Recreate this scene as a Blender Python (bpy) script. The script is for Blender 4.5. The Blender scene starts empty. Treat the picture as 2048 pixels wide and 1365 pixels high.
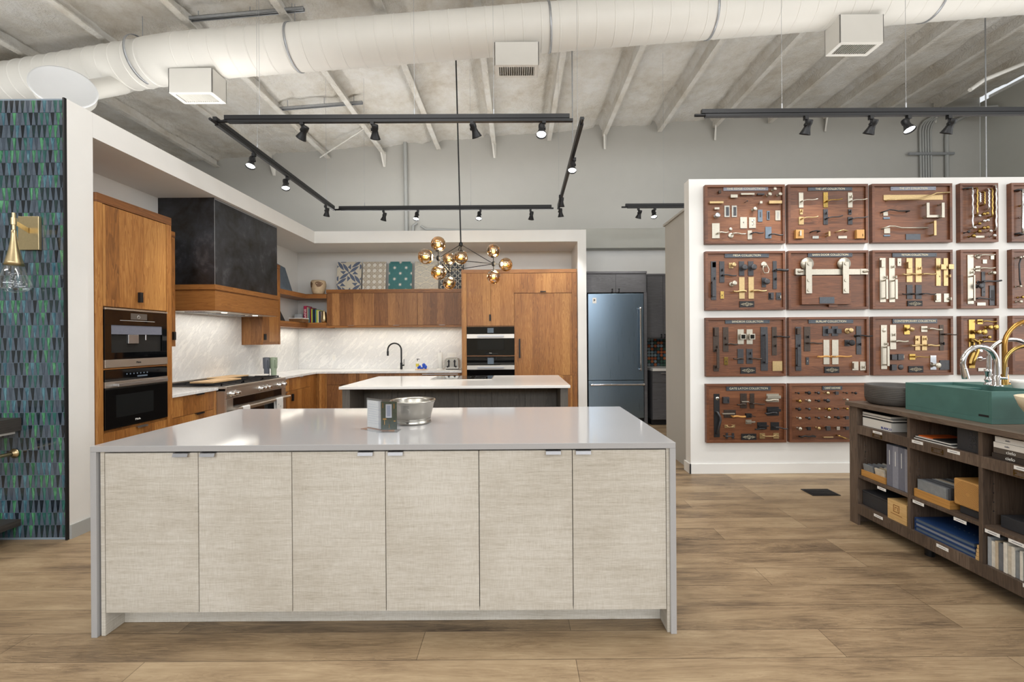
import bpy, math, random
from mathutils import Vector, Matrix, noise
R = math.radians
random.seed(7)
scn = bpy.context.scene
COL = scn.collection
# ---------------------------------------------------------------- camera
F = 880.0; HC = 1.4105; ROLL = 0.0067; U0 = 10.0; V0 = -2.4
cam_d = bpy.data.cameras.new('camera'); cam = bpy.data.objects.new('camera', cam_d); COL.objects.link(cam)
cam_d.sensor_width = 36.0; cam_d.lens = F * 36.0 / 2048.0
cam_d.shift_x = -U0 / 2048.0; cam_d.shift_y = V0 / 2048.0
cam_d.clip_start = 0.05; cam_d.clip_end = 200
cam.matrix_world = Matrix.Translation((0, 0, HC)) @ Matrix.Rotation(R(90), 4, 'X') @ Matrix.Rotation(-ROLL, 4, 'Z')
scn.camera = cam
# ---------------------------------------------------------------- colour management, world
scn.view_settings.view_transform = 'Standard'; scn.view_settings.look = 'None'
scn.view_settings.gamma = 1.0; scn.view_settings.exposure = 0.0
try: scn.view_settings.use_curve_mapping = False
except Exception: pass
w = bpy.data.worlds.new('world'); scn.world = w; w.use_nodes = True
w.node_tree.nodes['Background'].inputs[0].default_value = (0.93, 0.97, 1.0, 1)
w.node_tree.nodes['Background'].inputs[1].default_value = 0.9
def area(name, loc, rot, sx, sy, e, col=(1, 1, 1)):
    d = bpy.data.lights.new(name, 'AREA'); d.shape = 'RECTANGLE'; d.size = sx; d.size_y = sy; d.energy = e; d.color = col
    o = bpy.data.objects.new(name, d); COL.objects.link(o); o.location = loc; o.rotation_euler = rot
    return o
area('rear_daylight_fill', (0, -7.8, 4.1), (R(82), 0, 0), 16, 1.8, 620, (0.95, 0.98, 1.0))  # added high daylight panel behind the camera; no clerestory is seen
area('side_daylight_fill', (9.4, -0.5, 2.6), (R(90), 0, R(90)), 7, 3.2, 200, (1.0, 0.97, 0.92))  # added daylight panel in the open right side, no windows seen there
area('soffit_back_fill', (-1.4, 7.5, 3.19), (R(180), 0, 0), 4.2, .3, 54, (1, .98, .95))  # added fill hidden on the soffit, brightens ceiling and back wall
area('soffit_side_fill', (-3.6, 5.2, 3.19), (R(180), 0, 0), .3, 3.4, 42, (1, .98, .95))  # same added ceiling fill along the side soffit, not a known lamp
area('hall_fill', (2.4, 7.86, 3.36), (R(180), 0, 0), 1.8, .1, 12, (1, .98, .95))  # small added upward fill hidden on top of the hall wall
area('display_wall_fill', (5.4, 5.2, 2.9), (R(180), 0, 0), 6.5, .5, 75, (1, .98, .95))  # added upward fill hidden behind the display wall, no cove there
area('tile_wall_fill', (-6.4, 3.9, 2.9), (R(180), 0, 0), 3.5, .5, 48, (1, .98, .95))  # added upward fill hidden behind the tiled wall to lift the ceiling
for i, (lx, ly) in enumerate(((-2.6, -2.6), (2.6, -2.6), (-5.6, 1.0), (5.4, 1.2), (-1.2, 2.6), (1.8, 2.6))):
    area('overhead_fill', (lx, ly, 4.5), (0, 0, 0), 2.4, 0.5, 48, (1.0, 0.98, 0.95))  # added downward fill out of view, without any fixture
    area('overhead_upfill', (lx, ly, 4.56), (R(180), 0, 0), 2.4, 0.5, 36, (1.0, 0.98, 0.95))  # added upward fill out of view, lights the foam ceiling
# ---------------------------------------------------------------- photo measure -> place
def W(px, py, Y):
    u = px - 1024 - ROLL * (py - 682.5) - U0; v = py - 682.5 + ROLL * (px - 1024) - V0
    return Vector((u * Y / F, Y, HC - v * Y / F))
def WX(px, py, X):
    u = px - 1024 - ROLL * (py - 682.5) - U0
    return W(px, py, X * F / u)
def ceil_z(x): return 5.58 + 0.0735 * x
# ---------------------------------------------------------------- materials
def lin(h):
    h = h.lstrip('#'); r = []
    for i in (0, 2, 4):
        c = int(h[i:i + 2], 16) / 255.0
        r.append(c / 12.92 if c <= 0.04045 else ((c + 0.055) / 1.055) ** 2.4)
    return (r[0], r[1], r[2], 1)
class NT:
    def __init__(s, name):
        s.m = bpy.data.materials.new(name); s.m.use_nodes = True; s.t = s.m.node_tree; s.t.nodes.clear()
        s.out = s.t.nodes.new('ShaderNodeOutputMaterial'); s.b = s.t.nodes.new('ShaderNodeBsdfPrincipled')
        s.t.links.new(s.b.outputs[0], s.out.inputs[0])
    def n(s, ty, ins=None, **kw):
        x = s.t.nodes.new(ty)
        for k, v in kw.items(): setattr(x, k, v)
        for k, v in (ins or {}).items():
            if isinstance(v, bpy.types.NodeSocket): s.t.links.new(v, x.inputs[k])
            else: x.inputs[k].default_value = v
        return x
    def math(s, op, a, b=0.0, c=None):
        ins = {0: a, 1: b}
        if c is not None: ins[2] = c
        return s.n('ShaderNodeMath', ins, operation=op).outputs[0]
    def noise(s, vec, scale, detail=4, rough=0.5, dist=0.0):
        return s.n('ShaderNodeTexNoise', {'Vector': vec, 'Scale': scale, 'Detail': detail, 'Roughness': rough, 'Distortion': dist}).outputs['Fac']
    def ramp(s, fac, stops, interp='LINEAR'):
        r = s.n('ShaderNodeValToRGB', {0: fac}); e = r.color_ramp; e.interpolation = interp
        while len(e.elements) < len(stops): e.elements.new(0.5)
        for i, (p, c) in enumerate(stops):
            e.elements[i].position = p; e.elements[i].color = lin(c) if isinstance(c, str) else (c, c, c, 1)
        return r.outputs[0]
    def mix(s, fac, a, b, mode='MIX'):
        x = s.t.nodes.new('ShaderNodeMix'); x.data_type = 'RGBA'; x.blend_type = mode
        for i, v in ((0, fac), (6, a), (7, b)):
            if isinstance(v, bpy.types.NodeSocket): s.t.links.new(v, x.inputs[i])
            else: x.inputs[i].default_value = v
        return x.outputs[2]
    def set(s, **kw):
        for k, v in kw.items():
            k = k.replace('_', ' ')
            if isinstance(v, bpy.types.NodeSocket): s.t.links.new(v, s.b.inputs[k])
            else: s.b.inputs[k].default_value = v
    def bump(s, h, strength=0.3, dist=0.01):
        b = s.n('ShaderNodeBump', {'Height': h, 'Strength': strength, 'Distance': dist})
        s.t.links.new(b.outputs[0], s.b.inputs['Normal'])
    def coord(s, rnd=True):
        c = s.n('ShaderNodeTexCoord').outputs['Object']
        if rnd:
            r = s.n('ShaderNodeObjectInfo').outputs['Random']
            k = s.math('MULTIPLY', r, 37.0)
            c = s.n('ShaderNodeVectorMath', {0: c, 1: s.n('ShaderNodeCombineXYZ', {0: k, 1: k, 2: k}).outputs[0]}, operation='ADD').outputs[0]
        return c
M = {}
def plain(name, col, rough=0.5, metal=0.0, var=0.0, vs=20.0, bump=0.0, spec=None, coat=0.0):
    t = NT(name); c = lin(col)
    if var > 0:
        nz = t.noise(t.coord(), vs, 4)
        f = t.n('ShaderNodeMapRange', {0: nz, 1: 0.3, 2: 0.7, 3: 1 - var, 4: 1 + var}).outputs[0]
        t.set(Base_Color=t.mix(1.0, c, t.n('ShaderNodeCombineXYZ', {0: f, 1: f, 2: f}).outputs[0], 'MULTIPLY'))
        if bump: t.bump(nz, bump, 0.004)
    else: t.set(Base_Color=c)
    t.set(Roughness=rough, Metallic=metal)
    if spec is not None: t.set(Specular_IOR_Level=spec)
    if coat: t.set(Coat_Weight=coat)
    M[name] = t.m; return t.m
def wood(name, dark, mid, light, strip=0.11, horiz=False, rough=0.4, fine=1.0, tone=0.5, coat=0.0, axis=None):
    t = NT(name); c = t.coord()
    sp = t.n('ShaderNodeSeparateXYZ', {0: c}); s_ = t.math('ADD', sp.outputs[0], sp.outputs[1]); z = sp.outputs[2]
    if axis == 'x': s_, z = t.math('ADD', sp.outputs[1], sp.outputs[2]), sp.outputs[0]
    if axis == 'y': s_, z = t.math('ADD', sp.outputs[0], sp.outputs[2]), sp.outputs[1]
    if horiz: s_, z = z, s_
    idx = t.math('FLOOR', t.math('DIVIDE', s_, strip))
    wn = t.n('ShaderNodeTexWhiteNoise', {'W': idx}, noise_dimensions='1D').outputs[0]
    zz = t.math('ADD', z, t.math('MULTIPLY', wn, 13.0))
    v1 = t.n('ShaderNodeCombineXYZ', {0: t.math('MULTIPLY', s_, 16.0 * fine), 1: t.math('MULTIPLY', wn, 9.0), 2: t.math('MULTIPLY', zz, 1.1)}).outputs[0]
    g1 = t.noise(v1, 1.0, 3, 0.55, 1.6)
    rings = t.math('FRACT', t.math('MULTIPLY', g1, 7.0))
    v2 = t.n('ShaderNodeCombineXYZ', {0: t.math('MULTIPLY', s_, 160.0 * fine), 1: wn, 2: t.math('MULTIPLY', zz, 5.0)}).outputs[0]
    g2 = t.noise(v2, 1.0, 4, 0.6)
    k = t.math('ADD', t.math('MULTIPLY', rings, 0.30), t.math('MULTIPLY', g2, 0.55))
    k = t.math('ADD', k, t.math('MULTIPLY', wn, tone)); k = t.math('MULTIPLY', t.math('SUBTRACT', k, 0.2), 1.15)
    t.set(Base_Color=t.ramp(k, [(0.0, dark), (0.45, mid), (1.0, light)]), Roughness=rough)
    if coat: t.set(Coat_Weight=coat, Coat_Roughness=0.25)
    t.bump(g2, 0.12, 0.002)
    M[name] = t.m; return t.m
wood('walnut', '#5E3A1B', '#97622F', '#C28F50', 0.12, rough=0.42, tone=0.42)
wood('walnut_cross', '#55331B', '#7E4F28', '#A5713C', 0.2, horiz=True, rough=0.42)
wood('walnut_upper', '#4E311C', '#7E5330', '#AA7A4A', 0.12, rough=0.42)
wood('board_wood', '#4C2D1C', '#6F442B', '#90603F', 0.14, horiz=True, rough=0.4, tone=0.35)
wood('board_frame', '#4A2C1E', '#6A4029', '#845437', 0.2, horiz=True, rough=0.38, tone=0.3)
wood('unit_wood', '#3C322B', '#5C4D42', '#7E6E60', 0.2, rough=0.5, tone=0.3)
wood('unit_top', '#4A3F37', '#68594D', '#857565', 0.2, rough=0.45, tone=0.3, axis='y')
wood('grey_cabinet', '#4A4A4D', '#5C5C60', '#6C6C70', 0.3, horiz=True, rough=0.5, tone=0.15)
wood('charcoal_wood', '#46423D', '#57524C', '#68625A', 0.3, rough=0.5, tone=0.15)
wood('vanity_wood', '#2A2624', '#3F3A37', '#57524E', 0.2, horiz=True, rough=0.5, tone=0.2)
wood('tray_wood', '#A8773C', '#C4914E', '#D6A868', 0.3, horiz=True, rough=0.5, tone=0.1)
wood('crate_wood', '#C29A60', '#D6B27A', '#E4C694', 0.1, horiz=True, rough=0.55, tone=0.2)
wood('maple_board', '#C9A274', '#DDBB8E', '#E8CCA6', 0.05, horiz=True, rough=0.5, tone=0.3)
# pale cross-sawn oak of the front island
t = NT('pale_oak'); c = t.coord(); sp = t.n('ShaderNodeSeparateXYZ', {0: c}); sx = t.math('ADD', sp.outputs[0], sp.outputs[1])
g = t.noise(t.n('ShaderNodeCombineXYZ', {0: t.math('MULTIPLY', sx, 3.0), 1: 0.0, 2: t.math('MULTIPLY', sp.outputs[2], 55.0)}).outputs[0], 1.0, 6, 0.68, 1.2)
g2 = t.noise(t.n('ShaderNodeCombineXYZ', {0: t.math('MULTIPLY', sx, 22.0), 1: 3.0, 2: t.math('MULTIPLY', sp.outputs[2], 240.0)}).outputs[0], 1.0, 3, 0.6)
g3 = t.noise(t.n('ShaderNodeCombineXYZ', {0: t.math('MULTIPLY', sx, 260.0), 1: 6.0, 2: t.math('MULTIPLY', sp.outputs[2], 16.0)}).outputs[0], 1.0, 3, 0.6)
pt = t.noise(c, 2.6, 3)
k = t.math('ADD', t.math('MULTIPLY', g, 0.42), t.math('MULTIPLY', g2, 0.36)); k = t.math('ADD', k, t.math('MULTIPLY', t.math('MULTIPLY', g3, pt), 0.62))
t.set(Base_Color=t.ramp(k, [(0.34, '#A49C8E'), (0.5, '#BEB8AD'), (0.68, '#D2CEC6')]), Roughness=0.6); t.bump(g3, 0.1, 0.001); M['pale_oak'] = t.m
# floor
t = NT('floor_oak'); c = t.coord(False)
br = t.n('ShaderNodeTexBrick', {'Vector': c, 'Color1': (0, 0, 0, 1), 'Color2': (1, 1, 1, 1), 'Mortar': (0.5, 0.5, 0.5, 1), 'Scale': 1.0, 'Mortar Size': 0.0018, 'Mortar Smooth': 0.1, 'Bias': 0.0, 'Brick Width': 1.9, 'Row Height': 0.19}, offset=0.37, offset_frequency=3, squash=1.0)
sp = t.n('ShaderNodeSeparateXYZ', {0: c}); row = t.math('FLOOR', t.math('DIVIDE', sp.outputs[1], 0.19))
v = t.n('ShaderNodeCombineXYZ', {0: t.math('MULTIPLY', sp.outputs[0], 1.3), 1: t.math('MULTIPLY', sp.outputs[1], 13.0), 2: t.math('MULTIPLY', row, 3.7)}).outputs[0]
g = t.noise(v, 1.0, 5, 0.6, 1.4); g2 = t.noise(t.n('ShaderNodeCombineXYZ', {0: t.math('MULTIPLY', sp.outputs[0], 9.0), 1: t.math('MULTIPLY', sp.outputs[1], 150.0), 2: row}).outputs[0], 1.0, 3, 0.6)
bl = t.noise(t.n('ShaderNodeCombineXYZ', {0: t.math('MULTIPLY', sp.outputs[0], 1.2), 1: t.math('MULTIPLY', sp.outputs[1], 4.0), 2: t.math('MULTIPLY', row, 5.0)}).outputs[0], 1.6, 3)
k = t.math('ADD', t.math('MULTIPLY', g, 0.42), t.math('MULTIPLY', g2, 0.36)); k = t.math('ADD', k, t.math('MULTIPLY', t.math('FRACT', t.math('MULTIPLY', g, 9.0)), 0.10)); k = t.math('ADD', k, t.math('MULTIPLY', t.n('ShaderNodeSeparateColor', {0: br.outputs[0]}).outputs[0], 0.2)); k = t.math('ADD', k, t.math('MULTIPLY', t.math('SUBTRACT', bl, 0.5), 0.6))
base = t.ramp(k, [(0.22, '#41342A'), (0.38, '#72604B'), (0.54, '#957F63'), (0.76, '#AF9A7C')])
t.set(Base_Color=t.mix(t.math('MULTIPLY', br.outputs['Fac'], 0.62), base, lin('#3A2C20')), Roughness=t.math('ADD', 0.36, t.math('MULTIPLY', g2, 0.2)))
t.bump(t.math('SUBTRACT', t.math('MULTIPLY', g2, 0.3), br.outputs['Fac']), 0.25, 0.003); M['floor'] = t.m
# marble
t = NT('marble'); c = t.coord(); wv = t.noise(c, 1.6, 5, 0.6)
sp = t.n('ShaderNodeSeparateXYZ', {0: c})
diag = t.n('ShaderNodeCombineXYZ', {0: t.math('MULTIPLY', t.math('ADD', t.math('ADD', sp.outputs[0], sp.outputs[1]), sp.outputs[2]), 1.0), 1: t.math('MULTIPLY', t.math('SUBTRACT', t.math('ADD', sp.outputs[0], sp.outputs[1]), sp.outputs[2]), 4.4), 2: wv}).outputs[0]
n1 = t.noise(diag, 3.4, 9, 0.7, 0.5); ve = t.math('ABSOLUTE', t.math('SUBTRACT', n1, 0.5))
k = t.math('MULTIPLY', t.math('MINIMUM', t.math('MULTIPLY', ve, 22.0), 1.0), 1.0)
cl = t.noise(c, 1.2, 4)
t.set(Base_Color=t.mix(t.math('MULTIPLY', t.math('SUBTRACT', 1.0, k), t.math('MULTIPLY', cl, 0.42)), t.ramp(n1, [(0.3, '#D6D7D9'), (0.6, '#E8E8E7')]), lin('#8E9298')), Roughness=0.25); M['marble'] = t.m
# blackened steel
t = NT('blackened_steel'); c = t.coord(); n1 = t.noise(c, 2.6, 6, 0.62, 0.8); n2 = t.noise(c, 9.0, 5, 0.6, 0.4)
t.set(Base_Color=t.ramp(t.math('ADD', t.math('MULTIPLY', n1, 0.7), t.math('MULTIPLY', n2, 0.3)), [(0.36, '#35322F'), (0.56, '#4C4E54'), (0.76, '#84868C')]), Metallic=0.7, Roughness=t.ramp(n1, [(0.3, 0.28), (0.7, 0.5)])); M['blackened_steel'] = t.m
# brushed metals
def brushed(name, col, rough, horiz=True):
    t = NT(name); c = t.coord(); sp = t.n('ShaderNodeSeparateXYZ', {0: c})
    v = t.n('ShaderNodeCombineXYZ', {0: t.math('MULTIPLY', sp.outputs[0], 3 if horiz else 300), 1: t.math('MULTIPLY', sp.outputs[1], 3 if horiz else 300), 2: t.math('MULTIPLY', sp.outputs[2], 300 if horiz else 3)}).outputs[0]
    n1 = t.noise(v, 1.0, 2)
    t.set(Base_Color=lin(col), Metallic=1.0, Roughness=t.math('ADD', rough, t.math('MULTIPLY', n1, 0.12))); M[name] = t.m
brushed('stainless', '#CDC8C1', 0.34); brushed('fridge_steel', '#8598AA', 0.24, False)
plain('chrome', '#D8D8DA', 0.06, 1.0); plain('pull_steel', '#97979A', 0.42, 1.0); plain('satin_chrome', '#B9B9BC', 0.38, 1.0); plain('brass', '#C4B28C', 0.34, 1.0, 0.05, 60)
plain('polished_brass', '#A88C50', 0.24, 1.0); plain('gold', '#AE8446', 0.25, 1.0); plain('nickel', '#B9B3A6', 0.36, 0.8, 0.06, 80)
plain('pale_brass', '#BFA67A', 0.38, 0.8, 0.08, 70); plain('bronze', '#4A4A4D', 0.42, 0.7, 0.12, 60); plain('brown_bronze', '#4C423C', 0.42, 0.7, 0.12, 60)
plain('iron', '#2A2A2C', 0.5, 0.5, 0.1, 60); plain('plate_metal', '#50545A', 0.4, 0.6, 0.08, 60); plain('engraved', '#D9CFB4', 0.45, 0.3)
plain('black_metal', '#191A1D', 0.45, 0.3); plain('black_glass', '#08090B', 0.04, 0.0, spec=0.7); plain('dark_window', '#1B1D1E', 0.08)
plain('white_paint', '#E4E4E2', 0.75, var=0.012, vs=6); plain('grey_paint', '#B4B5AF', 0.8, var=0.012, vs=5); plain('sage_wall', '#B1B0AB', 0.8, var=0.012, vs=5)
plain('soffit_paint', '#BDB9AE', 0.8, var=0.01, vs=5); plain('trim_white', '#E4E4E2', 0.5); plain('vinyl_base', '#A9ABAA', 0.55)
plain('quartz_grey', '#ACACAE', 0.09, var=0.02, vs=300, spec=0.55); plain('quartz_white', '#E2E1DF', 0.14, var=0.015, vs=300, spec=0.55)
plain('duct_paint', '#D6D4CE', 0.5, var=0.02, vs=4); plain('duct_cool', '#D6D8DA', 0.5, var=0.02, vs=4); plain('grille_dark', '#56524A', 0.6)
plain('galvanised', '#A9ACB0', 0.4, 0.6, 0.08, 30); plain('pipe_grey', '#A5A7A5', 0.55, var=0.02, vs=8)
plain('grout', '#8896A3', 0.8); plain('dark_void', '#141210', 0.8)
plain('faint_ink', '#C3C9D2', 0.7); plain('green_concrete', '#466E68', 0.6, var=0.1, vs=9, bump=0.1); plain('black_concrete', '#4C4946', 0.5, var=0.16, vs=12, bump=0.2)
plain('porcelain', '#E9E7E2', 0.2); plain('onyx', '#D9CBAE', 0.3, var=0.12, vs=5); plain('terracotta_vase', '#C9B292', 0.55, var=0.1, vs=26); plain('vase_brown', '#6E4E30', 0.5, var=0.15, vs=40)
plain('tile_cream', '#CFC9B8', 0.5, var=0.05, vs=40); plain('tile_blue', '#5C6880', 0.5, var=0.08, vs=50); plain('tile_teal', '#2F7072', 0.45, var=0.08, vs=30)
plain('tile_navy', '#1C2430', 0.45, var=0.1, vs=40); plain('tile_taupe', '#A49889', 0.5); plain('tile_white', '#DCDAD2', 0.5); plain('tile_grey', '#8C93A0', 0.5)
plain('slate_blue', '#61707F', 0.6, var=0.12, vs=14); plain('black_slate', '#26272A', 0.6, var=0.15, vs=10)
plain('paper', '#E6E6E3', 0.7); plain('label_white', '#EDEDEB', 0.6); plain('cloth', '#E2E3E2', 0.9, var=0.05, vs=120)
plain('black_paper', '#1C1D20', 0.6); plain('charcoal_box', '#2E2F33', 0.6, var=0.06, vs=40); plain('taupe_box', '#5A524B', 0.6); plain('espresso_box', '#332C28', 0.6)
plain('binder_grey', '#6F7280', 0.6, var=0.05, vs=60); plain('binder_light', '#8A8D9A', 0.6, var=0.05, vs=60); plain('book_blue', '#1F3F70', 0.5, var=0.1, vs=12); plain('orange', '#D8641E', 0.5)
plain('blue_text', '#1D2F8C', 0.5); plain('burn_brown', '#8A5A24', 0.6); plain('mesh_tan', '#BE8F52', 0.5)
plain('pewter', '#B9B6AE', 0.26, 1.0, 0.06, 14); plain('photo_green', '#2A3A2C', 0.25, var=0.35, vs=90); plain('yellow', '#D8C84A', 0.5); plain('cobalt', '#1E4FC0', 0.4)
plain('book_red', '#A3234A', 0.5); plain('book_maroon', '#7A1F3A', 0.5); plain('book_teal', '#4C8A96', 0.5); plain('book_lime', '#CBD24A', 0.5); plain('book_navy', '#22304E', 0.5); plain('book_cream', '#D9D2B0', 0.5); plain('book_black', '#222024', 0.5)
plain('tumbler_grey', '#565B66', 0.4); plain('tumbler_sage', '#8C9A86', 0.4); plain('purple', '#8A3F8E', 0.5); plain('foil', '#C6CAD2', 0.3, 0.7)
for i, h in enumerate(('#83888C', '#C9C1B2', '#B8A88E', '#6C7076', '#DAD6CC', '#9EA3A8', '#4E5258', '#C2B49C')): plain('sample_%d' % i, h, 0.55, var=0.12, vs=40)
# foam ceiling
t = NT('spray_foam'); c = t.coord(False); n1 = t.noise(c, 26.0, 6, 0.7); n2 = t.noise(c, 1.5, 4); n3 = t.noise(c, 7.0, 5, 0.7)
t.set(Base_Color=t.ramp(t.math('ADD', t.math('MULTIPLY', n2, 0.6), t.math('MULTIPLY', n3, 0.4)), [(0.34, '#CDC4B5'), (0.48, '#E0DBD1'), (0.64, '#EDEBE6')]), Roughness=0.9)
t.bump(t.math('ADD', n1, n3), 0.9, 0.05); M['foam'] = t.m
# glass tile (random per tile)
t = NT('glass_tile'); g_ = t.n('ShaderNodeNewGeometry'); rnd = g_.outputs['Random Per Island']; c = t.coord(False)
st = t.noise(t.n('ShaderNodeCombineXYZ', {0: t.math('MULTIPLY', t.n('ShaderNodeSeparateXYZ', {0: c}).outputs[0], 60.0), 1: t.math('MULTIPLY', rnd, 50.0), 2: t.math('MULTIPLY', t.n('ShaderNodeSeparateXYZ', {0: c}).outputs[2], 9.0)}).outputs[0], 1.0, 4, 0.6, 1.0)
b1 = t.ramp(rnd, [(0.0, '#10181F'), (0.25, '#1C2A30'), (0.42, '#24484A'), (0.62, '#255E44'), (0.80, '#2E5566'), (0.92, '#3D4855')], 'CONSTANT')
b2 = t.ramp(rnd, [(0.0, '#1A2630'), (0.25, '#244040'), (0.42, '#3F7A70'), (0.62, '#68AC80'), (0.80, '#6A98A4'), (0.92, '#4C5866')], 'CONSTANT')
t.set(Base_Color=t.mix(t.ramp(st, [(0.42, 0.0), (0.68, 1.0)]), b1, b2), Roughness=0.08, Specular_IOR_Level=0.7); M['glass_tile'] = t.m
plain('slate_tile', '#525E6C', 0.12, var=0.12, vs=30, spec=0.6)
# penny tile of the far backsplash
t = NT('penny_tile'); g_ = t.n('ShaderNodeNewGeometry'); t.set(Base_Color=t.ramp(g_.outputs['Random Per Island'], [(0.0, '#3C5A4E'), (0.2, '#9A5638'), (0.4, '#46606E'), (0.6, '#7C8C92'), (0.8, '#33403C'), (0.9, '#A8623E')], 'CONSTANT'), Roughness=0.2); M['penny_tile'] = t.m
# glass
def glassy(name, tint, trans=0.6, rough=0.02, emit=None):
    t = NT(name); tr = t.n('ShaderNodeBsdfTransparent', {0: lin(tint)}); gl = t.n('ShaderNodeBsdfGlossy', {0: (0.9, 0.85, 0.75, 1) if emit else (1, 1, 1, 1), 1: rough})
    fr = t.n('ShaderNodeLayerWeight', {0: 0.5}).outputs['Facing']
    f = t.math('ADD', 1 - trans, t.math('MULTIPLY', t.math('POWER', fr, 2.0), 0.7))
    mx = t.n('ShaderNodeMixShader', {0: t.math('MINIMUM', f, 0.95)}); t.t.links.new(tr.outputs[0], mx.inputs[1]); t.t.links.new(gl.outputs[0], mx.inputs[2])
    t.t.links.new(mx.outputs[0], t.out.inputs[0]); M[name] = t.m
glassy('clear_glass', '#FAFCFD', 0.92); glassy('acrylic', '#FBFCFE', 0.96); glassy('amber_glass', '#D8B470', 0.76, 0.05, True)
def emit(name, col, s):
    t = NT(name); t.set(Base_Color=lin(col), Emission_Color=lin(col), Emission_Strength=s); M[name] = t.m
emit('lamp_white', '#FFFFFF', 22.0); emit('lamp_dim', '#FFF6E8', 6.0); emit('bulb_warm', '#FFDCA0', 14.0); emit('strip_warm', '#FFF0D2', 4.0)
# ---------------------------------------------------------------- mesh builder
WL = {}
class MB:
    def __init__(s, m=None): s.v = []; s.f = []; s.sm = []; s.m = m
    def add(s, vs, fs, sm=False):
        b = len(s.v)
        for p in vs:
            p = Vector(p); s.v.append(s.m @ p if s.m else p)
        for f in fs: s.f.append(tuple(b + i for i in f)); s.sm.append(sm)
        return s
    def box(s, x0, x1, y0, y1, z0, z1):
        x0, x1 = min(x0, x1), max(x0, x1); y0, y1 = min(y0, y1), max(y0, y1); z0, z1 = min(z0, z1), max(z0, z1)
        return s.add([(x0, y0, z0), (x1, y0, z0), (x1, y1, z0), (x0, y1, z0), (x0, y0, z1), (x1, y0, z1), (x1, y1, z1), (x0, y1, z1)],
                     [(0, 3, 2, 1), (4, 5, 6, 7), (0, 1, 5, 4), (1, 2, 6, 5), (2, 3, 7, 6), (3, 0, 4, 7)])
    def cyl(s, p0, p1, r0, r1=None, n=16, cap=True):
        r1 = r0 if r1 is None else r1; p0 = Vector(p0); p1 = Vector(p1); d = (p1 - p0).normalized()
        a = d.orthogonal().normalized(); b = d.cross(a)
        A = [p0 + (a * math.cos(2 * math.pi * i / n) + b * math.sin(2 * math.pi * i / n)) * r0 for i in range(n)]
        B = [p1 + (a * math.cos(2 * math.pi * i / n) + b * math.sin(2 * math.pi * i / n)) * r1 for i in range(n)]
        s.add(A + B, [(i, (i + 1) % n, n + (i + 1) % n, n + i) for i in range(n)], True)
        if cap: s.add(A, [tuple(reversed(range(n)))]); s.add(B, [tuple(range(n))])
        return s
    def tube(s, pts, r, n=10, cap=True):
        pts = [Vector(p) for p in pts]; rs = r if isinstance(r, (list, tuple)) else [r] * len(pts)
        rings = []; a = None
        for i, p in enumerate(pts):
            d = (pts[min(i + 1, len(pts) - 1)] - pts[max(i - 1, 0)]).normalized()
            a = d.orthogonal().normalized() if a is None else (a - d * a.dot(d)).normalized()
            b = d.cross(a); rings.append([p + (a * math.cos(2 * math.pi * k / n) + b * math.sin(2 * math.pi * k / n)) * rs[i] for k in range(n)])
        vs = [q for g in rings for q in g]
        s.add(vs, [(i * n + k, i * n + (k + 1) % n, (i + 1) * n + (k + 1) % n, (i + 1) * n + k) for i in range(len(pts) - 1) for k in range(n)], True)
        if cap: s.add(rings[0], [tuple(reversed(range(n)))]); s.add(rings[-1], [tuple(range(n))])
        return s
    def lathe(s, prof, c, ax=(0, 0, 1), n=28, sm=True):
        c = Vector(c); d = Vector(ax).normalized(); a = d.orthogonal().normalized(); b = d.cross(a)
        vs = [c + d * h + (a * math.cos(2 * math.pi * k / n) + b * math.sin(2 * math.pi * k / n)) * max(r, 1e-5) for r, h in prof for k in range(n)]
        return s.add(vs, [(i * n + k, i * n + (k + 1) % n, (i + 1) * n + (k + 1) % n, (i + 1) * n + k) for i in range(len(prof) - 1) for k in range(n)], sm)
    def sph(s, c, r, n=20, m=12):
        return s.lathe([(r * math.sin(math.pi * i / m), -r * math.cos(math.pi * i / m)) for i in range(m + 1)], c, n=n)
    def prism(s, pts, vec):
        pts = [Vector(p) for p in pts]; vec = Vector(vec); n = len(pts)
        return s.add(pts + [p + vec for p in pts], [tuple(range(n)), tuple(reversed(range(n, 2 * n)))] + [((i + 1) % n, i, n + i, n + (i + 1) % n) for i in range(n)])
    def build(s, name, mat, parent=None, bev=0.0, seg=2):
        lo = Vector([min(p[i] for p in s.v) for i in range(3)]); hi = Vector([max(p[i] for p in s.v) for i in range(3)])
        o0 = Vector(((lo.x + hi.x) / 2, (lo.y + hi.y) / 2, lo.z))
        me = bpy.data.meshes.new(name); me.from_pydata([tuple(p - o0) for p in s.v], [], s.f); me.update()
        me.polygons.foreach_set('use_smooth', s.sm)
        return finish(name, me, mat, o0, parent, bev, seg)
def finish(name, me, mat, o0, parent, bev=0, seg=2):
    if mat: me.materials.append(M[mat])
    o = bpy.data.objects.new(name, me); COL.objects.link(o)
    if parent is not None: o.parent = parent; o.location = o0 - WL[parent.name]
    else: o.location = o0
    WL[o.name] = o0
    if bev:
        b = o.modifiers.new('bevel', 'BEVEL'); b.width = bev; b.segments = seg; b.limit_method = 'ANGLE'; b.angle_limit = R(40)
    return o
def tag(o, label, cat, group=None):
    o['label'] = label; o['category'] = cat
    if group: o['group'] = group
    return o
def thing(name, loc, label, cat, group=None):
    o = bpy.data.objects.new(name, None); COL.objects.link(o); o.empty_display_size = 0.1
    o.location = loc; WL[o.name] = Vector(loc); return tag(o, label, cat, group)
def struct(name, mb, mat, bev=0.0):
    o = mb.build(name, mat, None, bev); o['kind'] = 'structure'; return o
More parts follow.
